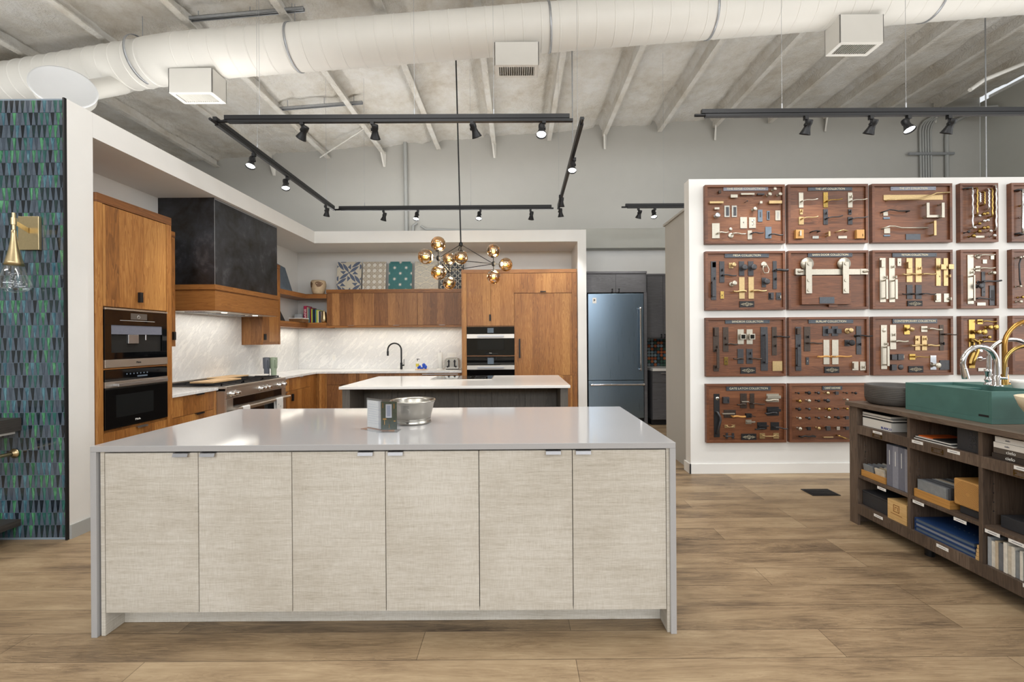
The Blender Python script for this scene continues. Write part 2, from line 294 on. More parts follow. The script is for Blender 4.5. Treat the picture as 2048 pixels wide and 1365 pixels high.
def text(s, size, loc, xd, yd, mat, parent, name='lettering', ext=0.0008, wmax=None):
    cu = bpy.data.curves.new('t', 'FONT'); cu.body = s; cu.size = size; cu.extrude = ext; cu.align_x = 'CENTER'; cu.align_y = 'CENTER'; cu.resolution_u = 3
    ob = bpy.data.objects.new('t', cu); COL.objects.link(ob)
    me = bpy.data.meshes.new_from_object(ob); bpy.data.objects.remove(ob); bpy.data.curves.remove(cu)
    xd = Vector(xd); yd = Vector(yd); zd = xd.cross(yd)
    if wmax and me.vertices:
        wd = max(v.co.x for v in me.vertices) - min(v.co.x for v in me.vertices)
        if wd > 0: k = wmax / wd
        for v in me.vertices: v.co.x *= k
    for v in me.vertices: v.co = xd * v.co.x + yd * v.co.y + zd * v.co.z
    me.name = name; me.update()
    return finish(name, me, mat, Vector(loc), parent)
def arc(c, r, a0, a1, n, e1, e2):
    c = Vector(c); e1 = Vector(e1); e2 = Vector(e2)
    return [c + e1 * (r * math.cos(R(a0 + (a1 - a0) * i / n))) + e2 * (r * math.sin(R(a0 + (a1 - a0) * i / n))) for i in range(n + 1)]
# ================================================================ setting
struct('floor', MB().box(-9, 9.5, -8, 9.6, -0.1, 0.0), 'floor')
YB = 9.0
struct('wall_back', MB().prism([(-9, YB, 0), (9.5, YB, 0), (9.5, YB, ceil_z(9.5) + .15), (-9, YB, ceil_z(-9) + .15)], (0, 0.15, 0)), 'sage_wall')
struct('wall_left', MB().box(-9.15, -9.001, -8, 8.999, 0, 4.9), 'grey_paint')
struct('wall_right', MB().box(9.501, 9.65, 4.9, 8.999, 0, 6.2), 'grey_paint')
struct('wall_rear', MB().box(-9, 9.5, -8.15, -8, 0, 3.1), 'soffit_paint')
# sprayed foam roof underside, real relief between the purlins
PX = [-0.475 + 1.125 * k for k in range(-8, 10)]
def foam_mesh():
    xs = [-9 + 0.05 * i for i in range(371)]; ys = [4.6 + 0.05 * j for j in range(89)]
    m = MB(); vs = []
    for y in ys:
        for x in xs:
            d = min(abs(x - p) for p in PX); near = max(0.0, 1 - d / 0.16)
            gp = min(((x - p) for p in PX), key=lambda q: abs(q + .075)); z = ceil_z(x) + 0.02 - 0.05 * near ** 2 + (0.09 if -.13 < gp < -.03 else 0) + 0.035 * noise.noise((x * 1.7, y * 1.3, 2)) + 0.022 * noise.noise((x * 6, y * 4, 5)) + 0.012 * noise.noise((x * 17, y * 15, 9)) + 0.02 * abs(noise.noise((x * 3.1, y * 2.2, 31)))
            vs.append((x, y, z))
    n = len(xs); m.add(vs, [(j * n + i, (j + 1) * n + i, (j + 1) * n + i + 1, j * n + i + 1) for j in range(len(ys) - 1) for i in range(n - 1)], True)
    m.prism([(-9, -8, ceil_z(-9) + .06), (9.5, -8, ceil_z(9.5) + .06), (9.5, -8, ceil_z(9.5) + .2), (-9, -8, ceil_z(-9) + .2)], (0, 12.7, 0))
    m.prism([(-9, 4.6, ceil_z(-9) + .1), (9.5, 4.6, ceil_z(9.5) + .1), (9.5, 4.6, ceil_z(9.5) + .2), (-9, 4.6, ceil_z(-9) + .2)], (0, 4.5, 0))
    return m
struct('ceiling', foam_mesh(), 'foam')
for k, x in enumerate(PX):
    z = ceil_z(x); m = MB()
    m.prism([(x - .012, -4.9, z + .04), (x + .012, -4.9, z + .04), (x + .012, -4.9, z - .15), (x + .075, -4.9, z - .145), (x + .075, -4.9, z - .165), (x - .012, -4.9, z - .17)], (0, 13.86, 0))
    n = 60
    struct('trim_%d' % (k + 1), m, 'foam')
    if k % 2 == 0:
        tag(MB().prism([(x - .01, YB - .16, z - .12), (x + .05, YB - .02, z - .12), (x + .04, YB - .02, z - .42), (x + .02, YB - .03, z - .42)], (.03, 0, 0)).build('purlin_clip', 'duct_paint'),
            'white painted clip hanging on the back wall where roof purlin %s meets it' % ('from the left', 'second', 'third', 'fourth', 'fifth', 'sixth', 'seventh', 'eighth', 'ninth', 'tenth', 'eleventh', 'twelfth', 'thirteenth', 'fourteenth', 'fifteenth', 'sixteenth', 'seventeenth', 'eighteenth')[k], 'bracket', 'purlin clips on the back wall')
# kitchen alcove : side wall, back wall, soffit and fascia, right post
XW, XF, YN, YF, ZS, ZT = -3.88, -3.22, 7.80, 7.02, 2.975, 3.163
struct('wall_kitchen_side', MB().box(XW - .1, XW - .001, 3.36, YN + .1, 0, ZS), 'white_paint')
struct('wall_kitchen_back', MB().box(XW, .976, YN + .001, YN + .1, 0, ZS), 'white_paint')
m = MB(); m.box(XW - .1, XF, YF, YN + .1, ZS, ZT); m.box(XW - .1, XF, 3.3505, YF, ZS, ZT); m.box(XF, 1.113, YF, YN + .1, ZS, ZT)
struct('wall_soffit', m, 'white_paint')
struct('wall_kitchen_post', MB().box(.977, 1.113, YF, YN + .1, 0, ZS), 'white_paint')
struct('wall_kitchen_return', MB().box(XW - .1, XF, 3.2005, 3.35, 0, ZT).box(XF - .012, XF, 3.157, 3.2005, 0, ZT), 'white_paint')
struct('baseboard_left', MB().box(XF, XF + .012, 3.16, 3.345, 0, .1), 'vinyl_base')
# hall wall beyond the fridge, and the low partition
m = MB(); m.box(1.0, 3.4, 7.80, 7.9, 0, 3.33)
struct('wall_hall', m, 'white_paint')
struct('wall_hall_header', MB().box(1.113, 3.4, 7.62, 7.80, 2.99, 3.33), 'grey_paint', 0.004)
m = MB().box(1.85, 1.97, 4.726, 5.47, 0, 2.81); struct('wall_partition', m, 'sage_wall')
struct('trim_partition_cap', MB().box(1.83, 1.99, 4.73, 5.49, 2.81, 2.835), 'sage_wall')
XD, YD, ZD = 1.805, 4.595, 3.077
struct('wall_display', MB().box(XD, 9.4, YD, 4.725, 0, ZD), 'white_paint')
m = MB(); m.box(XD - .016, 9.4, YD - .016, YD, 0, .105); m.box(XD - .016, XD, YD - .016, 4.74, 0, .105)
struct('baseboard_display', m, 'trim_white', 0.002)
# tiled wall at the left
m = MB().box(-9, XF - .0125, 3.156, 3.20, 0, ZT); struct('wall_tiled', m, 'grout')
struct('trim_tile_edge', MB().box(XF - .012, XF + .001, 3.138, 3.156, 0, ZT), 'black_metal')
m = MB(); mg = MB(); rh = 0.0896; pw = 0.0392; rnd = random.Random(3)
for r in range(35):
    z0 = ZT - .012 - (r + 1) * rh + .0012; z1 = ZT - .012 - r * rh - .0012
    if z1 < 0.01: break
    z0 = max(z0, .005); off = (r % 3) * .013; x = XF - .016; k = 0; nx = 110 if r < 99 else 0
    while x > -5.6:
        a = .0015; wt, wb = (.010, .0292) if (k + r) % 2 == 0 else (.0292, .010)
        if k == 0: wt = wb = .019; a = 0
        # a tile between two slanted joints
        if k == 0:
            q = [(x - .004 - (.012 if (r) % 2 else 0), z1), (x, z1), (x, z0), (x - .004 - (0 if (r) % 2 else .012), z0)]; nxt = (q[0][0], q[3][0])
        else:
            xt, xb = nxt; q = [(xt - wt, z1), (xt - a, z1), (xb - a, z0), (xb - wb, z0)]; nxt = (xt - wt, xb - wb)
        ty = rnd.uniform(0, .0012); f = [(px_, 3.1525 - (.0006 if px_ == q[0][0] else 0) - ty, pz) for px_, pz in q]
        (m if (k + r) % 2 == 0 else mg).prism(f, (0, .0035 + ty, 0)); x = min(nxt); k += 1
o = struct('wall_tile_facing', m, 'slate_tile'); o = struct('wall_tile_glass', mg, 'glass_tile')
# ================================================================ roof ducts
DY = 5.2; DR = 0.25
def duct_z(x): return 5.07 + .0735 * x
def ribbed(m, p0, p1, r, step, rib=.006, n=40):
    p0 = Vector(p0); p1 = Vector(p1); L = (p1 - p0).length; d = (p1 - p0) / L; prof = []; h = 0
    m.lathe([(r, 0), (r, L)], p0, d, 56, True)
    while h < L - .03:
        m.lathe([(r - .001, h), (r + rib, h + .006), (r + rib, h + .014), (r - .001, h + .02)], p0, d, 56, True); h += step
D = thing('spiral_duct', (0, DY, duct_z(0) - DR), 'large white painted round duct crossing the whole ceiling above the kitchen', 'duct')
m = MB(); ribbed(m, (-3.9, DY, duct_z(-3.9)), (8.6, DY, duct_z(8.6)), DR, .21, .004); m.build('duct_run', 'duct_paint', D)
m = MB(); m.lathe([(DR, 0), (DR + .004, .02), (DR + .004, .4), (DR, .42)], (-4.28, DY + .03, duct_z(-4.28) - .01), Vector((.42, -.03, .04)), 40); m.build('elbow', 'duct_paint', D)
m = MB(); ribbed(m, (-8.2, DY + .55, duct_z(-8.2) + .05), (-4.2, DY + .035, duct_z(-4.2) - .005), DR, .17, .007); m.build('duct_run', 'duct_paint', D)
for x in (-4.4, -2.6, .4, 2.3, 4.9, 6.6):
    m = MB().cyl((x, DY, duct_z(x) + DR - .02), (x, DY, ceil_z(x) + .01), .004, n=6); m.lathe([(DR + .002, -.012), (DR + .009, -.012), (DR + .009, .012), (DR + .002, .012)], (x, DY, duct_z(x)), (1, 0, .0735), 40)
    m.build('hanger_strap', 'galvanised', D)
for (px0, px1, name, dz) in ((336.5, 424.5, 'left', 0), (989, 1078, 'middle', 0), (1680, 1768, 'right', 0)):
    yn, yf = 5.05, 5.30
    pm = {'left': 184, 'middle': 130, 'right': 85}[name]
    a = W(px0, pm + (2 if name == 'left' else 0), yn); b = W(px1, pm, yn); zb = (a.z + b.z) / 2; x0, x1 = a.x, b.x; xc = (x0 + x1) / 2; zt = duct_z(xc) - DR + .012
    g = thing('air_diffuser', (xc, (yn + yf) / 2, zb), 'white box air diffuser with louvred underside, %s one of three on the round duct' % {'left': 'leftmost', 'middle': 'middle', 'right': 'rightmost'}[name], 'vent', 'air diffusers under the duct')
    m = MB(); t_ = .012; m.box(x0, x1, yn, yn + t_, zb, zt).box(x0, x1, yf - t_, yf, zb, zt).box(x0, x0 + t_, yn, yf, zb, zt).box(x1 - t_, x1, yn, yf, zb, zt).box(x0 + t_, x1 - t_, yn + t_, yf - t_, zt - .03, zt - .02)
    m.build('housing', 'duct_paint', g, .003)
    m = MB(); fx0, fx1, fy0, fy1 = x0 + .05, x1 - .05, yn + .04, yf - .04
    m.box(x0 + t_, fx0, yn + t_, yf - t_, zb + .001, zb + .008).box(fx1, x1 - t_, yn + t_, yf - t_, zb + .001, zb + .008).box(fx0, fx1, yn + t_, fy0, zb + .001, zb + .008).box(fx0, fx1, fy1, yf - t_, zb + .001, zb + .008)
    m.build('grille_frame', 'duct_paint', g)
    m = MB(); n = 16
    for i in range(n):
        x = fx0 + (i + .5) * (fx1 - fx0) / n; m.prism([(x, fy0, zb + .002), (x + .004, fy0, zb + .002), (x + .014, fy0, zb + .022), (x + .010, fy0, zb + .022)], (0, fy1 - fy0, 0))
    m.build('louvres', 'duct_paint', g)
    MB().box(fx0, fx1, fy0, fy1, zb + .035, zb + .04).build('throat', 'grille_dark', g)
# duct outlet above tiled wall
c0 = W(128, 175, 4.55); ax = Vector((.50, -.62, .30)).normalized()
g = thing('duct_outlet', c0, 'white round duct end with flat cap poking above the tiled wall', 'duct')
m = MB(); m.lathe([(.235, -.10), (.245, -.09), (.245, -.02), (.255, -.015), (.255, 0)], c0, ax, 40); m.cyl(c0 - ax * .09, Vector((c0.x - .1, 5.32, duct_z(c0.x) - .2)), .10, n=20); m.build('collar', 'duct_paint', g)
m = MB(); m.lathe([(0, .004), (.236, .004), (.244, .010), (.258, .010), (.262, 0), (.257, -.006)], c0, ax, 48); m.build('end_cap', 'duct_cool', g)
# strut channels under the purlins
for i, (a, b, Y) in enumerate((((368, 43), (608, 22), 5.20), ((555, 221), (725, 208), 7.15))):
    p = W(a[0], a[1], Y); q = W(b[0], b[1], Y); d = q - p
    g = thing('strut_channel', (p + q) / 2, 'grey metal strut channel under the roof purlins, %s' % ('nearest the top edge of the photo' if i == 0 else 'behind the round duct'), 'strut', 'ceiling struts')
    n = Vector((0, 1, 0)); up = Vector((0, 0, 1)); m = MB()
    for y0, y1, z0, z1 in ((-.022, .022, .038, .042), (-.022, -.018, 0, .042), (.018, .022, 0, .042), (-.022, -.010, 0, .004), (.010, .022, 0, .004)):
        m.prism([p + n * y0 + up * z0, p + n * y1 + up * z0, p + n * y1 + up * z1, p + n * y0 + up * z1], d)
    m.build('channel', 'galvanised', g)
    m = MB()
    for f in (.12, .55, .9):
        c = p + d * f; m.cyl(c + up * .04, (c.x, c.y, ceil_z(c.x) + .02), .005, n=6)
    m.build('threaded_rod', 'galvanised', g)
# ================================================================ track lighting
ZR = 3.40
SPOTN = [0]
def rail(p, q, label, drops, h=.055, wdt=.034):
    p = Vector(p); q = Vector(q); d = (q - p); L = d.length; dn = d / L; sd = Vector((-dn.y, dn.x, 0)); up = Vector((0, 0, 1))
    g = thing('track_rail', (p + q) / 2, label, 'track light rail', 'black lighting rails hung from the ceiling')
    m = MB(); w2 = wdt / 2
    for a0, a1, z0, z1, e in ((-w2, w2, .018, h, 0), (-w2 * .7, w2 * .7, .013, .018, .01), (-w2, w2, -.012, .013, -.03)):
        s0 = p + dn * (e if e > 0 else 0) - dn * (0 if e >= 0 else -.0); m.prism([p + sd * a0 + up * z0 - dn * (e), p + sd * a1 + up * z0 - dn * e, p + sd * a1 + up * z1 - dn * e, p + sd * a0 + up * z1 - dn * e], d)
    m.build('rail', 'black_metal', g, .001)
    m = MB().box(-.01, .01, -.01, .01, -.006, .014); m = MB(); c = p + dn * .03; m.cyl(c + up * .005, c - dn * .09 + up * .005, .013, n=8); m.build('end_connector', 'black_metal', g)
    for f in drops:
        c = p + d * f; m = MB(); m.cyl(c + up * (h - .002), c + up * (h + .05), .006, n=8); m.cyl(c + up * (h + .04), (c.x, c.y, ceil_z(c.x) + .01), .0016, n=5); m.build('hanging_cable', 'galvanised', g)
    return g
rail(W(450, 244, 3.965), W(1139, 241, 3.965), 'long black lighting rail spanning above the front of the kitchen area', (.1, .55, .78))
rail((-2.69, 3.93, ZR - .03), (-2.76, 6.66, ZR), 'black lighting rail running away along the left side of the kitchen', (.25, .9))
rail((-2.70, 6.71, ZR + .01), (.54, 6.71, ZR + .01), 'black lighting rail above the back cabinets of the kitchen', (.12, .62))
rail((.60, 3.965, ZR - .03), (.64, 6.66, ZR), 'black lighting rail running away along the right side of the kitchen', (.12, .95), .05)
rail((1.66, 3.93, ZR), (7.2, 3.93, ZR), 'long black lighting rail in front of the hardware display wall', (.13, .33, .62))
rail((1.66, 6.68, ZR + .01), (3.6, 6.68, ZR + .01), 'short black lighting rail above the blue refrigerator hall', (.3,))
def spot(px, py, Y, z0, lit, aim, label, e=55):
    c = W(px, py, Y); top = Vector((c.x, c.y, z0 - .012)); piv = Vector((c.x, c.y, z0 - .085)); aim = Vector(aim).normalized()
    side = aim.cross(Vector((0, 0, 1))); side = side.normalized() if side.length > .01 else Vector((1, 0, 0))
    g = thing('track_spotlight', top, label, 'spotlight', 'black spotlights on the rails')
    m = MB(); m.box(top.x - .016, top.x + .016, top.y - .016, top.y + .016, top.z - .03, top.z + .003); m.cyl(top - Vector((0, 0, .03)), piv, .008, n=8); m.build('adapter', 'black_metal', g)
    bc = piv + side * .022; m = MB().cyl(piv - side * .014, bc, .013, n=10); m.build('yoke', 'black_metal', g)
    b0 = bc - aim * .045; m = MB(); m.lathe([(.0, -.002), (.026, 0), (.029, .008), (.029, .035), (.025, .05), (.030, .075), (.044, .115), (.047, .122), (.044, .124), (.040, .112)], b0, aim, 24); m.build('shade', 'black_metal', g)
    m = MB(); m.lathe([(0, .108), (.041, .108)], b0, aim, 20, False); m.build('lens', 'lamp_white' if lit else 'lamp_dim', g)
    if e:
        d = bpy.data.lights.new('spot_lamp', 'SPOT'); d.energy = e; d.spot_size = R(62); d.spot_blend = .7; d.shadow_soft_size = .035; d.color = (1.0, .97, .92)
        d.energy = 34 if (Y < 4 and c.x > 1.5) else e; o = bpy.data.objects.new('lamp_beam', d); COL.objects.link(o); o.location = b0 + aim * .13 - WL[g.name]; o.parent = g; o.rotation_euler = aim.to_track_quat('-Z', 'Y').to_euler()
S = [
 (604, 268, 3.965, ZR, 0, (-.55, .35, -.7), 'black spotlight first from the left on the front rail, tilted left'),
 (745, 272, 3.965, ZR, 0, (-.15, .55, -.8), 'black spotlight second from the left on the front rail'),
 (944, 272, 3.965, ZR, 0, (.3, .5, -.8), 'black spotlight third from the left on the front rail'),
 (1088, 270, 3.965, ZR, 1, (-.05, -.38, -.92), 'lit black spotlight at the right end of the front rail facing the camera'),
 (508, 325, 4.56, ZR - .03, 1, (.03, -.38, -.92), 'lit black spotlight nearest the camera on the left rail'),
 (575, 366, 5.25, ZR - .02, 1, (.2, -.3, -.92), 'lit black spotlight second on the left rail'),
 (651, 420, 6.42, ZR, 0, (-.25, .3, -.9), 'black spotlight at the far end of the left rail'),
 (767, 432, 6.71, ZR + .01, 0, (-.25, .1, -.95), 'unlit-looking black spotlight first from left on the rear rail'),
 (836, 432, 6.71, ZR + .01, 1, (-.05, -.35, -.92), 'glowing black spotlight left of the chandelier rod on the rear rail'),
 (961, 432, 6.71, ZR + .01, 1, (-.05, -.35, -.92), 'glowing black spotlight right of the chandelier rod on the rear rail'),
 (1061, 432, 6.71, ZR + .01, 0, (-.1, .1, -.95), 'black spotlight at the right end of the rear rail'),
 (1149, 325, 4.75, ZR - .02, 1, (-.1, -.35, -.92), 'lit black spotlight nearest the camera on the right rail'),
 (1120, 382, 6.0, ZR - .01, 0, (-.05, .2, -.95), 'black spotlight second on the right rail'),
 (1118, 408, 6.55, ZR, 0, (.1, .3, -.9), 'black spotlight at the far corner of the right rail'),
 (1612, 250, 3.93, ZR, 0, (-.12, .42, -.9), 'black spotlight leftmost of those before the hardware boards'),
 (1742, 250, 3.93, ZR, 0, (-.15, .45, -.86), 'black spotlight second from left before the hardware boards'),
 (1817, 250, 3.93, ZR, 1, (.05, -.4, -.9), 'lit black spotlight facing the camera before the hardware boards'),
 (1898, 250, 3.93, ZR, 0, (-.12, .45, -.86), 'black spotlight rightmost of those before the hardware boards'),
 (1277, 430, 6.68, ZR + .01, 0, (-.2, .4, -.9), 'black spotlight left one above the blue refrigerator'),
 (1310, 430, 6.68, ZR + .01, 1, (0, -.35, -.93), 'lit black spotlight right one above the refrigerator hall'),
]
for s_ in S: spot(*s_)
# ================================================================ conduits
def conduit(pts, r, label, mat='pipe_grey', extra=None):
    g = thing('conduit', pts[0], label, 'pipe'); MB().tube(pts, r, 8).build('pipe', mat, g)
    if extra: extra.build('pipe_strap', 'galvanised', g)
    return g
yb = YB - .05
a = W(810, 284, yb); b = W(813, 470, yb); m = MB().cyl(a - Vector((0, 0, .3)), a - Vector((0, 0, .34)), .06, n=12)
conduit([a, b, b - Vector((0, 0, 2))], .038, 'white painted vertical pipe on the back wall above the tile panels')
a = W(842, 452, yb); conduit([a, W(852, 459, yb), W(1100, 463, yb), W(1360, 468, yb)], .022, 'thin grey horizontal conduit along the back wall above the kitchen')
a = W(826, 470, yb); conduit([a - Vector((0, 0, 1)), W(826, 452, yb), W(834, 446, yb)], .028, 'short grey pipe bend left of the horizontal conduit')
yw = 6.4
for i in range(5):
    x = 1840 + i * 5.2; p = [W(x + 3, 420, yb), W(x, 262, yb), W(x + 2, 252, yb), W(x + 8, 243 - i * .6, yb), W(x + 20, 236 - i * 1.5, yb), W(x + 40 + i, 222, yb - .3), W(1995, 212 + i * 3, yb - .4)]
    conduit(p, .02, 'thin grey conduit in the bundle on the back wall, %s from the left' % ('first', 'second', 'third', 'fourth', 'fifth')[i])['group'] = 'bundle of thin conduits'
conduit([W(1895, 420, yb), W(1893, 275, yb), W(1896, 258, yb), W(1906, 245, yb), W(1930, 232, yb), W(1965, 224, yb - .2)], .036, 'thick white pipe right of the conduit bundle on the back wall')
a = W(1817, 308, yb - .03); b = W(1908, 310, yb - .03)
tag(MB().box(a.x, b.x, a.y - .02, a.y + .02, a.z - .022, a.z + .022).build('pipe_strut', 'galvanised'), 'short grey strut clamping the conduit bundle to the back wall', 'strut')
a = W(1971, 130, 6.2); b = W(1974, 360, 6.2)
conduit([(a.x, 6.2, ceil_z(a.x)), (a.x, 6.2, 2.9)], .008, 'thin grey drop rod hanging in front of the conduits at right', 'galvanised')
a = W(1144, 104, 5.7); conduit([(a.x, 5.7, ceil_z(a.x)), (a.x, 5.7, W(1147, 285, 5.7).z)], .007, 'thin grey drop rod above the right lighting rail', 'galvanised')
conduit([W(640, 315, 8.6), W(905, 142, 7.4)], .012, 'thin white diagonal brace rod under the roof', 'duct_paint')
conduit([W(1940, 180, 6.6), W(1968, 160, 6.6), W(2060, 122, 6.6)], .03, 'white pipe crossing the ceiling at the right edge of the photo', 'duct_paint')
a = W(1640, 985, 4.0); a.z = 0
g = thing('floor_register', (W(1640, 985, 4.01).x, 4.01, 0), 'small dark metal floor register set in the oak planks', 'floor vent')
cx = W(1640, 985, 4.01).x; MB().box(cx - .125, cx + .125, 3.92, 4.09, 0.0005, .006).build('frame', 'iron', g, .001)
m = MB()
for i in range(9): m.box(cx - .11, cx + .11, 3.935 + i * .0165, 3.943 + i * .0165, .006, .009)
m.build('slats', 'black_metal', g)
# ================================================================ front island
IX0, IX1, IY0, IY1, IH = -2.042, .754, 2.10, 3.236, .915
ith = .028
I = thing('waterfall_island', ((IX0 + IX1) / 2, (IY0 + IY1) / 2, 0), 'large front island with grey quartz waterfall top and six pale oak doors', 'kitchen island')
MB().box(IX0, IX1, IY0, IY1, IH - ith, IH).build('countertop', 'quartz_grey', I, .0015)
for x0, x1 in ((IX0, IX0 + ith), (IX1 - ith, IX1)): MB().box(x0, x1, IY0, IY1, 0, IH - ith - .0004).build('waterfall_side', 'quartz_grey', I, .0012)
cx0, cx1 = W(200.8, 950, 2.112).x, W(1340.5, 950, 2.112).x
for x0, x1 in ((cx0, cx0 + .019), (cx1 - .019, cx1)): MB().box(x0, x1, 2.112, IY1 - .03, 0.001, IH - ith - .003).build('end_panel', 'pale_oak', I, .0006)
m = MB().box(cx0 + .02, cx1 - .02, 2.135, IY1 - .03, .118, IH - ith - .01); m.build('carcass', 'dark_void', I)
MB().box(cx0 + .02, cx1 - .02, 2.215, 2.235, 0.001, .12).build('toe_kick', 'pale_oak', I)
dxs = [cx0 + .0205 + (cx1 - cx0 - .041) * i / 6 for i in range(7)]
for i in range(6):
    x0, x1 = dxs[i] + .0018, dxs[i + 1] - .0018
    dr = MB().box(x0, x1, 2.112, 2.132, .112, IH - ith - .009).build('door', 'pale_oak', I, .0007)
    hx = x1 - .055 - .035 if i % 2 == 0 else x0 + .015 + .035
    if i == 0: hx = x1 - .045 - .03
    m = MB(); z = IH - ith - .007; m.prism([(hx - .036, 2.132, z), (hx - .036, 2.104, z), (hx - .036, 2.100, z - .003), (hx - .036, 2.094, z - .018), (hx - .036, 2.097, z - .018), (hx - .036, 2.104, z - .004), (hx - .036, 2.132, z - .003)], (.072, 0, 0))
    m.build('edge_pull', 'pull_steel', dr)
# things on the island
tub = thing('metal_tub', (0, 0, 0), 'small round pewter tub with rolled rim behind the acrylic card holders', 'tub')
c = W(819, 851, 2.57); c.z = IH; tub.location = c; WL[tub.name] = c.copy(); c.y = 2.66
m = MB(); m.lathe([(0, .004), (.098, .004), (.103, 0), (.108, .003), (.106, .012), (.101, .026), (.104, .03), (.116, .075), (.125, .118), (.131, .128), (.136, .133), (.133, .139), (.126, .136), (.121, .125), (.110, .07), (.098, .03), (0, .022)], c, (0, 0, 1), 48); m.build('bowl', 'pewter', tub)
tub.location.y = 2.66; WL[tub.name] = Vector((c.x, 2.66, IH)); tub.children[0].location = Vector((0, 0, 0))
m = MB().lathe([(.1025, .026), (.1055, .028), (.1045, .031)], c, (0, 0, 1), 48); m.build('foot_band', 'pewter', tub)
def card_holder(pa, pb, Ya, Yb, ztop, label, kind):
    a = W(*pa, Ya); b = W(*pb, Yb); a.z = b.z = IH; d = (b - a); L = d.length; d.normalize(); nrm = Vector((-d.y, d.x, 0)); up = Vector((0, 0, 1)); H = ztop
    g = thing('card_holder', (a + b) / 2, label, 'sign holder'); m = MB(); mid = (a + b) / 2
    for k in (-.003, .003):
        m.prism([a + nrm * k + up * .006, b + nrm * k + up * .006, b + nrm * k + up * H, a + nrm * k + up * H], nrm * .0012)
    m.build('acrylic_panel', 'acrylic', g)
    m = MB(); c = mid; m.prism([a + up * .0005 - nrm * .045, b + up * .0005 - nrm * .045, b + up * .0005 + nrm * .04, a + up * .0005 + nrm * .04], up * .003); m.build('foot', 'acrylic', g)
    a = a.copy(); b = b.copy()
    if kind == 'white':
        p = MB().prism([a + d * .004 + up * .008, b - d * .004 + up * .008, b - d * .004 + up * (H - .012), a + d * .004 + up * (H - .012)], nrm * .0008).build('printed_sheet', 'paper', g)
        m = MB()
        for i in range(9): m.prism([a + d * (.012) - nrm * .0004 + up * (H - .035 - i * .013), a + d * (.012 + L * (.55 + .15 * ((i * 7) % 3))) - nrm * .0004 + up * (H - .035 - i * .013), a + d * (.012 + L * (.55 + .15 * ((i * 7) % 3))) - nrm * .0004 + up * (H - .033 - i * .013), a + d * .012 - nrm * .0004 + up * (H - .033 - i * .013)], nrm * .0003)
        m.build('text_lines', 'faint_ink', p)
    else:
        a = a + d * (.12 * L); L = L * .76; b = a + d * L
        p = MB().prism([a + up * .008, b + up * .008, b + up * (H - .014), a + up * (H - .014)], nrm * .0008).build('brochure', 'photo_green', g)
        def rect(m, u0, u1, v0, v1, k=.0006): m.prism([a + d * (u0 * L) - nrm * k + up * (v0 * H), a + d * (u1 * L) - nrm * k + up * (v0 * H), a + d * (u1 * L) - nrm * k + up * (v1 * H), a + d * (u0 * L) - nrm * k + up * (v1 * H)], nrm * .0004)
        m = MB(); rect(m, .3, .68, .42, .84); m.build('pictured_mirror', 'foil', p)
        m = MB(); rect(m, .38, .6, .46, .8, .001); m.build('pictured_glass', 'tile_grey', p)
        m = MB(); rect(m, .1, .15, .72, .88); rect(m, .8, .85, .7, .86); rect(m, .12, .34, .36, .4); rect(m, .2, .24, .2, .36); rect(m, .5, .53, .1, .22); rect(m, .8, .92, .3, .33); m.build('pictured_fittings', 'gold', p)
    return g
card_holder((734, 853), (763, 858), 2.50, 2.42, .172, 'clear acrylic holder with white text sheet, left one on the front island', 'white')
card_holder((757, 861), (799, 861), 2.405, 2.405, .176, 'clear acrylic holder with dark green brochure in front of the metal tub', 'photo')
# ================================================================ rear island
J = thing('cooktop_island', (-.67, 5.37, 0), 'rear island with white quartz top over charcoal shaker panels', 'kitchen island')
JX0, JX1, JY0, JY1, JH = -1.905, .566, 4.69, 6.05, .922
MB().box(JX0, JX1, JY0, JY1, JH - .03, JH).build('countertop', 'quartz_white', J, .003)
for x0, x1 in ((-1.882, -1.80), (.462, .544)): MB().box(x0, x1, 4.725, 6.0, 0.001, JH - .031).build('leg_panel', 'charcoal_wood', J, .002)
MB().box(-1.80, .462, 5.172, 6.0, .09, JH - .031).build('carcass', 'charcoal_wood', J)
MB().box(-1.79, .45, 5.22, 5.9, 0.001, .09).build('plinth', 'dark_void', J)
pe = [W(p, 800, 5.15).x for p in (717.5, 783.7, 850.3, 917.5, 983.8, 1050, 1116.7)]; pe[0] = -1.798; pe[-1] = .46
for i in range(6):
    x0, x1 = pe[i] + .0015, pe[i + 1] - .0015; z0, z1, s_ = .093, JH - .036, .065; m = MB()
    m.box(x0, x0 + s_, 5.15, 5.17, z0, z1).box(x1 - s_, x1, 5.15, 5.17, z0, z1).box(x0 + s_, x1 - s_, 5.15, 5.17, z1 - s_, z1).box(x0 + s_, x1 - s_, 5.15, 5.17, z0, z0 + s_).box(x0 + s_, x1 - s_, 5.158, 5.17, z0 + s_, z1 - s_)
    m.build('door', 'charcoal_wood', J, .001)
g = thing('induction_cooktop', (-.70, 5.69, JH), 'black glass cooktop with steel edge set in the rear island', 'cooktop')
MB().box(-1.08, -.31, 5.43, 5.95, JH + .0005, JH + .006).build('trim', 'stainless', g, .001)
MB().box(-1.072, -.318, 5.438, 5.942, JH + .006, JH + .009).build('glass', 'black_glass', g)
m = MB()
for x, y, r in ((-.92, 5.57, .08), (-.92, 5.82, .06), (-.47, 5.57, .07), (-.47, 5.82, .08), (-.70, 5.72, .1)):
    m.lathe([(r - .0015, .0092), (r, .0094), (r + .0015, .0092)], (x, y, JH), (0, 0, 1), 32)
m.build('zone_markings', 'tile_grey', g)
